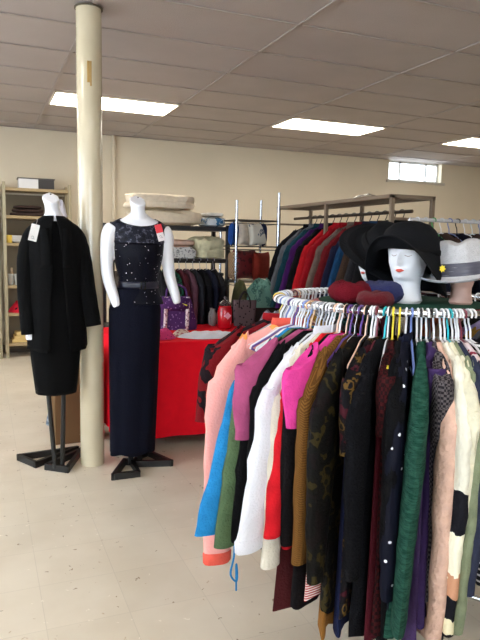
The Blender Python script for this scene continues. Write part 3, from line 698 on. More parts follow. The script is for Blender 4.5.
# left mannequin : black dress and open jacket
LMX, LMY = .392, 3.76
TOR = TOR[:9]+[(1.42, .142, .095, .088), (1.46, .126, .078, .078), (1.495, .098, .060, .066), (1.525, .070, .050, .056), (1.56, .048, .042, .048)]
ml = thing('mannequin', 'white headless mannequin dressed in black dress and black jacket', 'mannequin', (LMX, LMY, 0))
arms = [([(-.10, .0, 1.44), (-.130, .0, 1.40), (-.155, .0, 1.30), (-.155, .0, 1.12), (-.150, -.03, .92), (-.150, -.04, .83)], [.042, .042, .038, .033, .027, .022]),
        ([(.10, .0, 1.44), (.130, .0, 1.40), (.155, -.01, 1.30), (.175, -.03, 1.16), (.205, -.05, 1.0), (.21, -.055, .96)], [.042, .042, .038, .033, .028, .022])]
body_mesh('body', ml, arms, (-.020, -.030, 0), neckz=1.668)
MB().lathe([(.004, .0), (.005, .006)], c=(-.02, -.042, 1.662), n=10).build('neck_bolt', MATS['bolt_dark'], ml)
foot_triangle([W(p, (LMX, LMY)) for p in [(.185, 4.06), (.275, 3.89), (.55, 4.10)]], ml).build('stand_foot', steel, ml)
foot_triangle([W(p, (LMX, LMY)) for p in [(.335, 3.83), (.445, 3.74), (.575, 4.06)]], ml).build('stand_foot', steel, ml)
MB().tube([(-.055, .01, .62), (-.012, .03, .02)], .014, 8).tube([(.045, .01, .62), (.03, .03, .02)], .014, 8).box((0, .01, .60), (.14, .05, .03)).build('stand_post', steel, ml)
bl = mat('matte_black_knit', (5, 5, 6), rough=.9, bump=.3, bscale=120)
d2 = thing('black_dress', 'plain knee length black dress under the black jacket', 'dress', (LMX, LMY, 0))
R = shell(1.15, 1.51, .006, 20)
rr_ = []
for i in range(26):
    u = i/25; z = 1.15-(1.15-.50)*u; rx = interp([(0, .124), (.3, .165), (.7, .140), (1, .118)], u); ry = interp([(0, .09), (.3, .115), (1, .095)], u)
    rr_.append([(rx*(1+.02*u*sin(9*2*pi*j/56))*cos(2*pi*j/56), .005+ry*sin(2*pi*j/56)*(1+.03*u*sin(6*2*pi*j/56)), z) for j in range(56)])
R = [[(x, y, z-(.014*max(0, -(y-.005)/.09)**1.5+.0)*sm(1.40, 1.51, z)) for x, y, z in q] for q in R]
top2 = [(x*.84, y*.97, z+.012) for x, y, z in R[-1]]
MB().loft(rr_[::-1]+R[1:]+[top2], cap=False).build('dress_body', bl, d2, solid=.002)
jk = thing('black_jacket', 'long open black jacket with full sleeves on the left mannequin', 'jacket', (LMX, LMY, 0))
R = []
for i in range(34):
    u = i/33; z = 1.545-(1.545-.78)*u; 
    rx, f, b = (.10+.075*sm(0, .12, u), .062+.05*sm(0, .15, u), .07+.04*sm(0, .15, u))
    rx = interp([(0, .060), (.03, .092), (.06, .122), (.09, .144), (.15, .160), (.25, .162), (.5, .158), (.8, .168), (1, .172)], u); f = interp([(0, .056), (.05, .080), (.1, .104), (.25, .145), (.5, .125), (1, .14)], u); b = interp([(0, .062), (.05, .082), (.1, .09), (.5, .095), (1, .10)], u)
    ring = []
    for j in range(60):
        a = radians(-90+5+14*u)+(2*pi-radians(10+28*u))*j/59; c, s = cos(a), sin(a); ry = f if s < 0 else b
        fo = 1+.03*sm(.2, 1, u)*sin(8*a)
        ring.append((rx*fo*c+.012*u, .005+ry*fo*s, z+(.02*sin(a)*u)))
    R.append(ring)
MB().loft(R, cap=False, closed=False).build('jacket_body', bl, jk, solid=.003)
for pts, rad in [([(-.075, .0, 1.485), (-.122, .0, 1.425), (-.155, .0, 1.30), (-.160, .0, 1.1), (-.156, -.03, .93), (-.152, -.035, .865)], [.036, .050, .052, .050, .044, .044]),
                 ([(.075, .0, 1.485), (.122, .0, 1.425), (.155, -.01, 1.30), (.178, -.04, 1.12), (.205, -.06, .95), (.212, -.065, .905)], [.040, .055, .056, .052, .047, .046])]:
    q = sub_tab([p+(r,) for p, r in zip(pts, rad)], 26)
    MB().tube([v[:3] for v in q], [v[3]*(1+.04*noise.noise(Vector((i*.8, 1, 2)))) for i, v in enumerate(q)], 20, cap='start').build('jacket_sleeve', bl, jk, solid=.002)
for s in (-1, 1):
    R = []
    for i in range(12):
        u = i/11; z = 1.505-.25*u; x0 = s*(.040-.010*u); R.append([(x0, -.052-.105*sin(min(1, u*1.6)*pi/2)-.006, z), (x0+s*.022, -.050-.10*sin(min(1, u*1.6)*pi/2)-.008, z-.004), (x0+s*(.045+.015*u), -.040-.098*sin(min(1, u*1.6)*pi/2)-.002, z-.002)])
    MB().loft(R, cap=False, closed=False).build('lapel', bl, jk, solid=.003)
price_tag('white paper price tag hanging at the black jacket neckline', (LMX-.105, LMY-.125, 1.510), 0, radians(14), [('cream', (226, 224, 222))], w=.045, h=.095)

# ------------------------------------------------------------------ red table and what stands on it
tb = thing('display_table', 'long folding table hidden under the bright red cloth', 'table', (1.585, 4.38, 0))
B((0, 0, .72), (1.50, .80, .03)).build('table_top', mat('grey_laminate', (120, 116, 110), rough=.5), tb)
for sx in (-.68, .68):
    for sy in (-.33, .33): MB().tube([(sx, sy, 0), (sx, sy, .71)], .014, 8).build('leg', steel, tb)
redc = cloth('bright_red_cotton', (236, 20, 40), vary=.05, bump=.15, bscale=40)
tcl = MB(); hx, hy = .77, .42; zt = .742
def perim(off, z, n=40, wav=0):
    pts = []
    P = [(-hx-off, -hy-off), (hx+off, -hy-off), (hx+off, hy+off), (-hx-off, hy+off)]
    for s in range(4):
        a, b = P[s], P[(s+1) % 4]
        for i in range(n):
            t = i/n; x = a[0]+(b[0]-a[0])*t; y = a[1]+(b[1]-a[1])*t; nx, ny = [(0,-1),(1,0),(0,1),(-1,0)][s]
            o_ = wav*(sin(t*19+s*2)+.5*sin(t*43+s)); pts.append((x+nx*o_, y+ny*o_, z))
    return pts
tcl.loft([perim(-.02, zt), perim(-.002, zt-.001), perim(.004, zt-.012), perim(.008, .6, wav=.002), perim(.014, .35, wav=.006), perim(.02, .09, wav=.010)], cap='start')
o = tcl.build('tablecloth', redc); place(o, (1.585, 4.38, 0)); tag(o, 'bright red tablecloth draped nearly to the floor over the table', 'tablecloth')
# cardboard panel & folded things behind the column
t = thing('cardboard_box', 'tall brown cardboard box standing on the floor behind the column', 'box', (.585, 4.42, 0))
cb = mat('brown_cardboard', (106, 80, 54), rough=.85, vary=.1, scale=4)
B((0, 0, .33), (.30, .26, .66)).build('box_body', cb, t, bevel=.004)
B((-.0, -.135, .64), (.29, .006, .14), rx=.25).build('box_flap', cb, t)
t = thing('grey_canvas_bag', 'grey and blue striped bag slumped on the floor by the cardboard box', 'bag', (.53, 4.80, 0))
rings = []
for i in range(12):
    u = i/11; z = .30*u; r = .10*(1-.25*u)*(1 if u < .95 else .7)
    rings.append([(r*1.1*cos(2*pi*j/24)*(1+.08*sin(3*2*pi*j/24+u*4)), r*.8*sin(2*pi*j/24), z*(1+.0)) for j in range(24)])
MB().loft(rings).build('bag_body', cloth('grey_blue_stripe', (146, 152, 160), pat='stripes', col2=(92, 104, 120), scale=8, width=.5), t)
MB().tube([(-.04, 0, .28), (-.03, 0, .36), (0, 0, .39), (.03, 0, .36), (.04, 0, .28)], .006, 6).build('bag_handle', cloth('grey_strap', (90, 94, 104)), t)
# purple quilted bag
TZ = .7445
t = thing('handbag', 'purple quilted handbag with white trim straps on the red table', 'handbag', (1.365, 4.55, TZ), radians(-14)); t.scale = (1.0, 1.05, 1.05)
pq = mat('purple_quilt', (74, 42, 96), rough=.7, pat='dots', col2=(140, 110, 160), scale=42, width=.22, bump=.5, bscale=60)
rings = []
for i in range(14):
    u = i/13; z = .24*u; rx = .165*(1-.35*u**2)+.005*sin(u*9); ry = .065*(1-.6*u)
    rings.append([(rx*(abs(cos(2*pi*j/32))**.7)*(1 if cos(2*pi*j/32) > 0 else -1), ry*sin(2*pi*j/32), z) for j in range(32)])
MB().loft(rings).build('bag_body', pq, t)
wt = cloth('white_floral_trim', (222, 208, 214), pat='blotch', col2=(120, 60, 90), scale=60)
for sx in (-.08, .085):
    MB().loft([[(sx-.014+.01*u, -(.068*(1-.6*u))-.004, .24*u), (sx+.014+.01*u, -(.068*(1-.6*u))-.004, .24*u)] for u in [i/8 for i in range(9)]], cap=False, closed=False).build('trim_strap', wt, t, solid=.003)
MB().tube(sub_tab([(-.07, -.01, .235), (-.06, -.01, .30), (0, -.01, .33), (.07, -.01, .30), (.09, -.01, .235)], 16), .008, 8).build('bag_handle', pq, t)
MB().loft([[(-.10+.02*u, -.064+.03*u-.004*sin(u*3), .235-.12*u) , (.11-.02*u, -.064+.03*u-.004*sin(u*3), .235-.12*u)] for u in [0, .5, 1]], cap=False, closed=False).build('bag_flap', pq, t, solid=.004)
B((.075, -.05, .205), (.045, .003, .045), ry=.5, rx=-.25).build('yellow_sticker', mat('yellow_tag', (226, 220, 40), rough=.5), t)
# pink polka pouch
def blob_cloth(name, label, cat, m, loc, rz, sx, sy, h, seed, group=None, power=2.5, rough=.25, n=30):
    v = []; f = []
    mb = MB(); R = []
    for i in range(n):
        for_r = []
        u = i/(n-1); rr = u
        for j in range(48):
            a = 2*pi*j/48
            ed = 1+.14*noise.noise(Vector((cos(a)*1.5+seed, sin(a)*1.5, 0)))
            x = sx*rr*cos(a)*ed; y = sy*rr*sin(a)*ed
            z = h*max(0, 1-rr**power)*(1+rough*2*noise.noise(Vector((x*14+seed, y*14, seed))))+h*rough*.6*noise.noise(Vector((x*38, y*38+seed, 1)))*(1-rr**4)
            for_r.append((x, y, max(z, .0) + .001))
        R.append(for_r)
    R.append([(p[0]*.96, p[1]*.96, 0) for p in R[-1]])
    mb.loft(R, cap='end'); o = mb.build(name, m); place(o, loc, rz); return tag(o, label, cat, group)
blob_cloth('polka_dot_pouch', 'hot pink cloth pouch with black dots at the table front', 'pouch', mat('pink_dots', (222, 70, 132), rough=.8, pat='dots', col2=(70, 20, 50), scale=55, width=.2), (1.14, 4.12, TZ), .3, .11, .08, .065, 3)
o = blob_cloth('folded_linens', 'crumpled white folded linen lying on the red tablecloth', 'linen', cloth('white_linen', (226, 226, 236), vary=.04), (1.50, 4.10, TZ), -.10, .24, .11, .032, 9, power=6)
blob_cloth('printed_scarf', 'beige and pink printed scarf in front of the purple handbag', 'scarf', cloth('beige_print', (214, 194, 180), pat='blotch', col2=(170, 100, 110), scale=30), (1.31, 4.20, TZ), .5, .09, .06, .04, 12)
# red glass candle jar
t = thing('candle_jar', 'tall red glass candle jar with pink gift tag on the table', 'candle jar', (1.755, 4.50, TZ))
MB().lathe([(.048, 0), (.056, .006), (.058, .03), (.058, .14), (.052, .16), (.050, .175), (.054, .18)], n=32).build('jar_body', mat('red_glass', (190, 14, 34), rough=.12, coat=.6), t)
MB().lathe([(.05, .18), (.05, .20), (.03, .215), (.012, .225), (.014, .245), (.006, .255)], n=28).build('jar_lid', mat('dark_glass_lid', (70, 56, 60), rough=.15, alpha=.75), t)
B((0, -.063, .105), (.04, .002, .04), ry=.78).build('gift_tag', mat('pink_tag', (240, 170, 190), rough=.5), t)
for k in range(4):
    o = MB().lathe([(.018, 0), (.022, .01), (.026, .07), (.022, .10), (.012, .12), (.014, .14)], n=20).build('glass_bottle', mat('cloudy_glass', (150, 146, 142), rough=.15, alpha=.7))
    place(o, (1.72+.055*(k % 2)*1.3, 4.66+.055*(k//2), TZ)); tag(o, 'small cloudy glass bottle behind the red candle jar', 'bottle', 'glass bottles behind the candle jar')
# patterned tote
t = thing('tote_bag', 'grey tote bag with white ring pattern behind the candle jar', 'tote bag', (1.965, 4.60, TZ), radians(-20))
tp = mat('ring_pattern', (96, 84, 88), rough=.8, pat='dots', col2=(40, 34, 38), scale=38, width=.25, bump=.2)
rings = [[((.085+.012*u)*(abs(cos(q))**.5)*(1 if cos(q) > 0 else -1), (.045-.015*u)*sin(q), .21*u) for q in [2*pi*j/32 for j in range(32)]] for u in [i/8 for i in range(9)]]
MB().loft(rings).build('bag_body', tp, t)
for sy in (-.03, .03): MB().tube(sub_tab([(-.045, sy, .15), (-.04, sy, .22), (0, sy, .28), (.04, sy, .22), (.045, sy, .15)], 14), .006, 6).build('bag_handle', mat('dark_strap', (34, 28, 32), rough=.7), t)

# ------------------------------------------------------------------ small low rack with clothes behind the table
gunm = mat('dark_grey_metal', (62, 60, 60), rough=.45, metal=.6)
rl = thing('low_clothes_rail', 'dark metal low clothes rail behind the red table', 'clothes rack', (1.62, 5.05, 0))
MB().tube([(-.36, 0, 1.265), (.36, 0, 1.265)], .012, 10).build('hang_rail', gunm, rl)
for s in (-1, 1):
    MB().tube([(s*.36, 0, .03), (s*.36, 0, 1.265)], .012, 10).build('upright', gunm, rl)
    MB().tube([(s*.36, -.2, .02), (s*.36, .0, .03), (s*.36, .2, .02)], .012, 8).build('rail_foot', gunm, rl)
low = [('black', 'plain black', (24, 24, 28), None), ('argyle', 'black and green argyle', (20, 26, 26), (40, 110, 84)), ('argyle', 'dark green checked', (18, 34, 30), (30, 90, 70)), ('maroon', 'dark maroon', (70, 26, 36), None), ('mauve', 'dusky mauve', (92, 60, 72), None), ('charcoal', 'charcoal', (40, 42, 48), None), ('black', 'glossy black', (18, 18, 22), None), ('navy', 'navy', (24, 28, 44), None), ('coal', 'coal black', (26, 26, 30), None)]
for i, (k_, nm, c, c2) in enumerate(low):
    x = 1.36+i*.062
    m = cloth(nm.replace(' ', '_')+'_wool', c, **(dict(pat='check', col2=c2, scale=22) if c2 else {}))
    hanger('grey', (x, 5.05, 1.265), radians(-90), 'grey hanger holding the %s garment on the low rail' % nm, bar=.012)
    garment('jacket' if i > 4 else 'sweater', '%s garment hanging on the low rail behind the red table' % nm, 'jacket' if i > 4 else 'sweater', m, (x, 5.05, 1.265), radians(-90), L=.62, sl=.55, seed=80+i)

# ------------------------------------------------------------------ black storage shelf with bedding
bs = thing('storage_shelf', 'black metal storage shelf carrying folded comforters', 'shelf', (1.62, 5.72, 0))
blk = mat('black_shelf_metal', (30, 29, 30), rough=.5)
for z, d in ((1.545, .04), (1.24, .035), (.62, .035), (.14, .035)): B((0, 0, z), (1.12, .42, d)).build('shelf_board', blk, bs, bevel=.003)
for sx in (-.55, .55):
    for sy in (-.2, .2): B((sx, sy, .79), (.035, .035, 1.58)).build('shelf_post', gunm, bs)
def folded(name, label, cat, m, loc, rz, sx, sy, h, layers=3, seed=1, group=None):
    # folded soft bundle: rounded slab with layered edge
    t = []; R = []; n = 48; nz = 6*layers
    for i in range(nz+1):
        u = i/nz; z = h*u; bul = abs(sin(pi*u*layers))**.5*.5+.5; endf = min(1, min(u, 1-u)*8+.75)
        ring = []
        for j in range(n):
            a = 2*pi*j/n; c, s = cos(a), sin(a); k_ = (bul*.10+.90)*endf*(1+.07*noise.noise(Vector((c*2+seed, s*2, z*16)))+.03*noise.noise(Vector((c*7+seed, s*7, z*30))))
            ring.append((sx*k_*(abs(c)**.55)*(1 if c > 0 else -1), sy*k_*(abs(s)**.5)*(1 if s > 0 else -1), z+h*.22*noise.noise(Vector((c*2.2, s*2+seed, 3+u)))*u))
        R.append(ring)
    R.append([(p[0]*.6, p[1]*.6, h*1.06) for p in R[-1]]); R.append([(p[0]*.05, p[1]*.05, h*1.08) for p in R[-1]])
    o = MB().loft(R).build(name, m); place(o, loc, rz); return tag(o, label, cat, group)
cream = cloth('cream_quilt', (226, 210, 184), bump=1.0, bscale=22, vary=.08); cream2 = cloth('pale_quilt', (228, 212, 188), bump=.8, bscale=24, vary=.08)
folded('comforter', 'lower cream quilted comforter folded on the black shelf', 'comforter', cream, (1.57, 5.66, 1.566), 0, .34, .22, .13, 1, 1)
folded('comforter', 'upper cream quilted comforter folded on top of the other', 'comforter', cream2, (1.54, 5.66, 1.71), .03, .31, .20, .13, 2, 4)
t = folded('bedding_pack', 'clear zip pack of white and blue bedding on the black shelf', 'bedding pack', mat('plastic_pack', (196, 202, 206), rough=.25, pat='blotch', col2=(60, 110, 150), scale=16), (2.06, 5.68, 1.566), 0, .11, .15, .085, 1, 6)
folded('folded_sheet', 'white folded sheet on top of the bedding pack', 'sheet', cloth('sheet_white', (218, 212, 202)), (2.06, 5.68, 1.663), 0, .09, .13, .035, 1, 7)
pk = cloth('peach_blanket', (222, 186, 168), bump=.5)
for k in range(3):
    folded('folded_blanket', '%s folded peach blanket in the pile on the second shelf' % ['lowest', 'middle', 'topmost'][k], 'blanket', pk, (1.66, 5.66, 1.26+.06*k), .02*k, .19, .14, .055, 1, 20+k)
folded('lace_cloth', 'white lace cloth folded in front on the second shelf', 'lace cloth', cloth('white_lace', (222, 220, 216), pat='blotch', col2=(120, 120, 122), scale=50), (1.70, 5.515, 1.26), 0, .15, .012, .10, 1, 31)
folded('crumpled_blanket', 'crumpled pale cream blanket on the right end of second shelf', 'blanket', cloth('pale_cream_plush', (216, 208, 172), bump=1.0, bscale=30), (2.00, 5.66, 1.26), .2, .15, .16, .20, 2, 40)
for k, (x, nm, c) in enumerate([(1.28, 'brown', (62, 50, 42)), (1.63, 'charcoal', (48, 46, 48)), (1.98, 'dark green', (40, 50, 44))]):  # made-up dark bins, added so the gap behind the low rail looks dark
    t = thing('filler_bin', '%s made-up bin darkening the gap above the third board of the black shelf' % nm, 'storage bin', (x, 5.72, .6385))
    B((0, 0, .23), (.31, .34, .46)).build('bin_body', mat('bin_plastic_%s' % 'abc'[k], c, rough=.6), t, bevel=.01); B((0, 0, .475), (.33, .36, .03)).build('bin_lid', mat('bin_lid_%s' % 'abc'[k], tuple(int(q*.8) for q in c), rough=.6), t, bevel=.008)
# ------------------------------------------------------------------ wire shelf with cushions
wireg = mat('grey_wire_metal', (150, 150, 152), rough=.3, metal=.9)
ws = thing('wire_shelf', 'chrome wire shelf unit holding cushions beside the coat rack', 'shelf', (2.345, 5.42, 0))
for z in (1.625, 1.385, 1.06, .62, .15):
    m = MB()
    for sy in (-.2, .2): m.tube([(-.21, sy, z), (.21, sy, z)], .006, 6); m.tube([(-.21, sy, z-.03), (.21, sy, z-.03)], .004, 6)
    for sx in (-.21, .21): m.tube([(sx, -.2, z), (sx, .2, z)], .006, 6); m.tube([(sx, -.2, z-.03), (sx, .2, z-.03)], .004, 6)
    for k in range(15): x = -.19+.38*k/14; m.tube([(x, -.2, z+.004), (x, .2, z+.004)], .0025, 4)
    m.build('wire_shelf_tier', gunm if z > 1.3 else wireg, ws)
for sx, sy, zt_ in ((-.21, -.2, 1.80), (.21, -.2, 1.885), (-.21, .2, 1.63), (.21, .2, 1.84)): MB().tube([(sx, sy, 0), (sx, sy, zt_)], .012, 10).build('shelf_post', mat('bright_post', (190, 194, 204), rough=.25, metal=.9), ws)
def cushion(label, m, loc, rot, s=.2, th=.07, group=None, name='cushion'):
    n = 18; R = []; mb = MB(); vs = []; fs = []
    for side in (1, -1):
        off = len(vs)
        for i in range(n+1):
            for j in range(n+1):
                a, b = -1+2*i/n, -1+2*j/n
                pin = 1-.10*(1-a*a)*1.0*(abs(b)) ; pin2 = 1-.10*(1-b*b)*abs(a)
                h = th*((1-a**4)*(1-b**4))**.5
                vs.append((a*s*pin2, side*h, b*s*pin))
        for i in range(n):
            for j in range(n):
                q = off+i*(n+1)+j; fs.append((q, q+1, q+n+2, q+n+1))
    mb.add(vs, fs); o = mb.build(name, m); place(o, loc); o.rotation_euler = rot; return tag(o, label, 'cushion', group)
cushion('royal blue cushion leaning at the left of the wire shelf', cloth('royal_blue', (30, 66, 130)), (2.185, 5.40, 1.50), (radians(4), radians(0), radians(60)), .112, .05)
cushion('cream cushion between the blue cushions on the wire shelf', cloth('cream_cushion', (214, 202, 186)), (2.285, 5.38, 1.50), (radians(-8), radians(6), radians(35)), .112, .05)
cushion('grey and white patterned cushion on the wire shelf', cloth('grey_print_cushion', (216, 212, 200), pat='blotch', col2=(110, 120, 130), scale=14), (2.40, 5.36, 1.50), (radians(-10), 0, radians(20)), .112, .045)
cushion('dark navy cushion at the right end of the wire shelf', cloth('navy_cushion', (36, 48, 82)), (2.492, 5.44, 1.50), (0, 0, radians(70)), .112, .045)
bp_ = mat('burgundy_brocade', (112, 30, 36), rough=.6, pat='blotch', col2=(64, 18, 24), scale=18, bump=.4, bscale=50)
cushion('burgundy brocade cushion on the middle wire shelf tier', bp_, (2.29, 5.40, 1.215), (0, 0, radians(20)), .145, .06)
cushion('rust red cushion standing at the right on middle tier', cloth('rust_red', (130, 44, 34)), (2.46, 5.38, 1.205), (0, 0, radians(35)), .135, .05)
cushion('tan woven cushion edge left of the burgundy cushion', cloth('tan_weave', (180, 150, 118), pat='check', col2=(130, 100, 76), scale=60), (2.175, 5.42, 1.205), (0, 0, radians(78)), .135, .03)
blob_cloth('teal_throw', 'pale teal patterned throw heaped on the table near the tote', 'throw', cloth('teal_print', (104, 146, 134), pat='blotch', col2=(70, 110, 104), scale=20), (2.285, 4.96, .861), 0, .19, .13, .21, 60, power=3.5, rough=.2)
# boxes & pouches in the jumble between table and coat rack
blob_cloth('silver_bag', 'shiny silver plastic bag on the red table between tote bag and coats', 'bag', mat('silver_plastic', (170, 172, 190), rough=.2, metal=.3, bump=.8, bscale=12), (2.14, 4.42, TZ), 0, .14, .11, .115, 70, power=4)
ct_ = B((0, 0, .43), (.46, .26, .86)).build('carton', mat('dark_carton', (44, 38, 36), rough=.8)); ct_.location = (2.25, 4.98, 0)
tag(ct_, 'tall dark carton standing between the red table and the wire shelf', 'carton')
blob_cloth('olive_scarf', 'olive green scarf heaped left of the teal throw', 'scarf', cloth('olive_scarf_cloth', (92, 94, 66)), (2.08, 4.98, .861), .2, .075, .09, .20, 77, power=3)
# ------------------------------------------------------------------ coat rack with mesh top
br_m = mat('bronze_rack_metal', (128, 112, 96), rough=.45, metal=.35)
crk = thing('coat_rack', 'bronze coloured rectangular coat rack with mesh top full of winter coats', 'clothes rack', (2.75, 4.40, 0))
XL, YL, ZT = .17, .87, 1.75
for sx in (-XL, XL):
    for sy in (-YL, 0, YL): B((sx, sy, ZT/2), (.026, .026, ZT)).build('rack_post', br_m, crk)
fr = MB()
for sx in (-XL, XL): fr.box((sx, 0, ZT), (.03, 2*YL+.03, .026))
for sy in (-YL, YL): fr.box((0, sy, ZT), (2*XL+.03, .03, .026))
fr.build('top_frame', br_m, crk, bevel=.003)
ms = MB()
for k in range(44): y = -YL+.02+(2*YL-.04)*k/43; ms.box((0, y, ZT-.004), (2*XL, .009, .004))
for k in range(11): x = -XL+.02+(2*XL-.04)*k/10; ms.box((x, 0, ZT), (.009, 2*YL, .004))
ms.build('mesh_shelf', mat('mesh_metal', (112, 98, 86), rough=.5, metal=.2), crk)
for sy in (-YL, YL):
    for z in (1.60, .15): B((0, sy, z), (2*XL, .018, .018)).build('cross_bar', br_m, crk)
MB().tube([(0, -YL, 1.655), (0, YL, 1.655)], .0125, 10).build('hang_rail', mat('dark_rail', (82, 72, 64), rough=.35, metal=.7), crk)
coats = [('black wool coat farthest back on the coat rack', (20, 20, 23), 4.98), ('grey tweed coat second from the far end', (92, 94, 98), 4.88), ('dark teal coat next to the grey tweed coat', (26, 62, 72), 4.79), ('purple coat beside the dark teal coat', (66, 26, 86), 4.69), ('short black jacket left of the bright red coats', (16, 16, 18), 4.58),
         ('bright red coat with black shoulder patch and hood', (176, 26, 34), 4.47), ('scarlet coat with raised hood on the coat rack', (150, 20, 30), 4.37), ('taupe grey coat right of the scarlet coat', (104, 88, 80), 4.25), ('dark red coat behind the navy one', (104, 22, 28), 4.15), ('navy wool coat in the middle front of the rack', (26, 28, 50), 4.04),
         ('petrol blue coat hanging behind the wide black hat', (22, 58, 92), 3.94), ('dark brown coat beside the petrol blue coat', (60, 46, 38), 3.84), ('charcoal coat near the front end of the rack', (38, 38, 42), 3.74), ('black padded coat nearest on the coat rack', (18, 18, 20), 3.64)]
for i, (lb, c, y) in enumerate(coats):
    m = cloth('coat_cloth_%s' % 'abcdefghijklmnop'[i], c, bump=.5)
    hanger('black', (2.75, y, 1.655), pi, 'black hanger under the %s' % lb, bar=.0125)
    garment('winter_coat', lb, 'coat', m, (2.75, y, 1.655), pi, L=.98, sl=.78, w=.20, hem=.23, th=.032, hth=.042, lo=.15, slo=.20, seed=120+i, srad=.080, folds=.008, hood=(i in (5, 6)), collar=m)
# plastic bag lying on mesh top
blob_cloth('plastic_bag', 'clear plastic bag lying on the coat rack mesh top', 'bag', mat('thin_clear_plastic', (196, 186, 172), rough=.2, alpha=.6), (2.70, 4.02, 1.764), 0, .10, .13, .03, 90)

# ------------------------------------------------------------------ straight rail at the right with hangers
sr_ = thing('straight_clothes_rail', 'straight white clothes rail with dark garments behind the fedora', 'clothes rack', (3.30, 3.28, 0))
wr = mat('white_rail', (206, 208, 214), rough=.3, metal=.4)
MB().tube([(-.76, 0, 1.585), (.86, 0, 1.585)], .0125, 10).build('hang_rail', wr, sr_)
for s in (-.76, .86):
    MB().tube([(s, 0, .03), (s, 0, 1.585)], .0125, 10).build('upright', wr, sr_); MB().tube([(s, -.2, .02), (s, 0, .03), (s, .2, .02)], .0125, 8).build('rail_foot', wr, sr_)
hcols = ['white', 'white', 'green', 'white', 'blue', 'black', 'white', 'clear', 'blue', 'black', 'grey', 'clear', 'black', 'black', 'blue', 'black', 'white', 'black', 'grey', 'black', 'black']
nm2 = dict(names); nm2.update(green='green plastic', black='black plastic')
gc = [('black', (20, 20, 24)), ('navy', (30, 34, 58)), ('charcoal', (44, 42, 46)), ('brown', (62, 46, 40))]
for i, c in enumerate(hcols):
    x = 2.60+i*.066
    hanger(c, (x, 3.28, 1.585), radians(-90+random.uniform(-6, 6)), '%s hanger on the straight white rail behind the hats' % nm2[c], '%s hangers on the straight rail' % nm2[c], bar=.0125)
    if i % 2 == 1 or i > 12:
        nm, cc = gc[i % 4]
        garment('dark_blouse', '%s garment hanging on the straight white rail behind the hats' % nm, 'blouse', cloth(nm+'_crepe', cc), (x, 3.28, 1.585), radians(-90), L=.85, sl=.66, seed=200+i, group='%s garments on the straight white rail' % nm)

# ------------------------------------------------------------------ shelf at the left against the back wall
gold = mat('brass_shelf_metal', (158, 146, 118), rough=.35, metal=.5)
def shelf_unit(name, label, loc, wdt, tiers, ztop):
    t = thing(name, label, 'shelf', loc)
    for z in tiers: B((0, 0, z), (wdt, .36, .035)).build('shelf_board', mat('shelf_board_paint', (158, 136, 98), rough=.5), t, bevel=.003)
    for sx in (-wdt/2, wdt/2):
        for sy in (-.18, .18): B((sx, sy, ztop/2), (.035, .035, ztop)).build('shelf_post', gold, t)
    B((0, .185, 1.0), (wdt, .01, 1.9)).build('back_panel', mat('shelf_back', (120, 107, 88), rough=.7), t)
    return t
SX, SY = .625, 7.93
shelf_unit('bric_a_brac_shelf', 'brass metal shelf of household goods against the back wall', (SX, SY, 0), .74, (1.99, 1.67, 1.35, .85, .52, .16), 2.07)
shelf_unit('bric_a_brac_shelf', 'second brass shelf unit cut off by the left photo edge', (-.24, SY, 0), .84, (1.99, 1.67, 1.35, .85, .52, .16), 2.0)
def bx(name, label, cat, c, d, m, group=None, rz=0): 
    o = B((0, 0, d[2]/2), d).build(name, m, bevel=min(d)*.08); place(o, c, rz); return tag(o, label, cat, group)
t = thing('shoe_box', 'white and black lidded box on top of the brass shelf', 'box', (.62, SY-.06, 2.008))
B((-.09, 0, .055), (.22, .2, .11)).build('box_body', mat('box_white', (214, 212, 212), rough=.6), t); B((.11, 0, .055), (.18, .2, .11)).build('box_end', mat('box_black', (34, 30, 30), rough=.5), t)
B((0, 0, .115), (.42, .21, .014)).build('box_lid', mat('box_lid', (60, 52, 48), rough=.5), t)
for k in range(3): folded('folded_towel', '%s dark brown folded towel on the shelf below the box' % ['lowest', 'middle', 'topmost'][k], 'towel', cloth('dark_brown_terry', (58, 44, 40)), (.52, SY-.05, 1.689+.042*k), .05*k, .20-.02*k, .12, .036, 1, 50+k)
def plate(label, c, r, m, group=None):
    o = MB().lathe([(r*.5, 0), (r*.55, .006), (r, .022), (r, .026), (r*.55, .012), (.002, .011)], n=28).build('plate', m); place(o, c); return tag(o, label, 'plate', group)
cer = mat('white_ceramic', (232, 228, 222), rough=.2); yel = mat('yellow_ceramic', (226, 190, 70), rough=.3)
for k in range(6): plate('white ceramic plate in the stack on the brass shelf', (.42, SY-.05, 1.369+.012*k), .13, cer, 'stacked white plates')
t = thing('serving_bowl', 'white bowl with a yellow band standing behind the plates', 'bowl', (.60, SY-.02, 1.369))
MB().lathe([(.05, 0), (.09, .05), (.12, .11), (.116, .11), (.085, .05), (.002, .012)], n=28).build('bowl_body', cer, t); MB().lathe([(.107, .078), (.116, .098)], n=28, cap=False).build('yellow_band', yel, t, solid=.002)
t = thing('mug', 'yellow mug beside the white plates on the shelf', 'mug', (.30, SY-.12, 1.369)); MB().lathe([(.04, 0), (.042, .09), (.036, .09), (.034, .01), (.001, .01)], n=24).build('mug_body', yel, t); MB().tube(sub_tab([(.04, 0, .075), (.062, 0, .07), (.062, 0, .03), (.04, 0, .02)], 10), .006, 6).build('mug_handle', yel, t)
gl = mat('pale_drinking_glass', (206, 206, 200), rough=.1, alpha=.5)
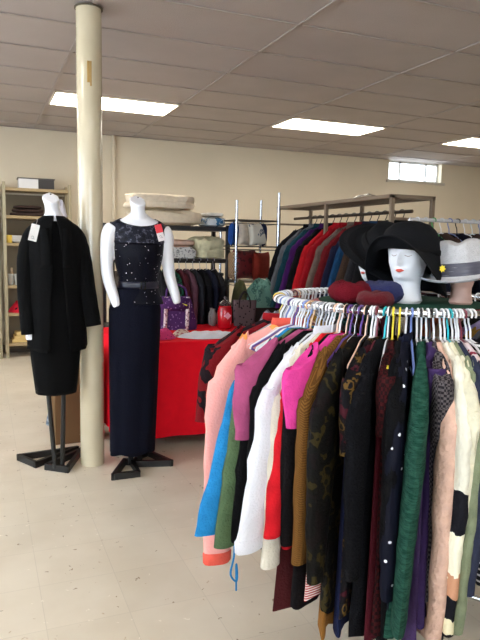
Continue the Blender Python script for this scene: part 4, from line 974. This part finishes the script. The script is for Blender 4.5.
for k in range(9):
    o = MB().lathe([(.028, 0), (.03, .005), (.036, .13), (.033, .13), (.027, .008), (.001, .008)], n=20).build('drinking_glass', gl); place(o, (.31+.075*(k % 5), SY-.11+.08*(k//5), .869)); tag(o, 'clear drinking glass standing on the brass shelf', 'glass', 'drinking glasses on the brass shelf')
for k in range(3):
    o = MB().lathe([(.03, 0), (.035, .01), (.03, .11), (.012, .15), (.012, .19), (.016, .2)], n=20).build('glass_vase', mat('vase_glass_%s' % 'abc'[k], [(176, 150, 120), (200, 200, 196), (150, 160, 160)][k], rough=.15)); place(o, (.33+.1*k, SY+.06, .869)); tag(o, ['amber', 'white', 'grey green'][k]+' small glass vase behind the drinking glasses', 'vase')
blob_cloth('red_cloth_bundle', 'red and black cloth bundle on a lower brass shelf tier', 'cloth', cloth('red_black_bundle', (190, 30, 50), pat='blotch', col2=(30, 20, 24), scale=9), (.44, SY-.03, .539), 0, .16, .13, .14, 95)
for k in range(3): bx('wooden_block', '%s yellow wooden box stacked on the bottom shelf tier' % ['lowest', 'middle', 'topmost'][k], 'wooden box', (.42+.01*k, SY-.05, .179+.042*k), (.22-.02*k, .18, .040), mat('yellow_wood', (206, 176, 112), rough=.6), rz=.04*k)
blob_cloth('plastic_bag', 'pale lilac plastic bag on the brass shelf behind the mannequin', 'bag', mat('lilac_plastic', (190, 188, 204), rough=.3, bump=.8, bscale=12), (.88, SY-.05, 1.689), 0, .11, .10, .22, 98, power=2.6)
blob_cloth('knit_blanket', 'dark brown knitted blanket on the third brass shelf tier', 'blanket', cloth('dark_weave', (76, 62, 54)), (.84, SY-.02, 1.369), 0, .14, .13, .20, 99, power=4)
for k, (c, nm, z) in enumerate([((226, 224, 222), 'white', 1.369), ((214, 206, 198), 'pale beige', .869), ((180, 40, 48), 'dark red', .539), ((226, 226, 230), 'glossy white', .179)]):
    bx('storage_tin', '%s tin on the shelf unit at the left photo edge' % nm, 'tin', (.04, SY-.05, z), (.20, .2, .17), mat('tin_paint_%s' % 'abcd'[k], c, rough=.4))
# white bag on the floor in front of the shelf
blob_cloth('white_sack', 'white plastic sack on the floor by the left mannequin', 'sack', mat('white_sack_plastic', (216, 216, 222), rough=.35, bump=.6, bscale=14), (.66, 7.3, 0), 0, .16, .15, .34, 101, power=2.8)
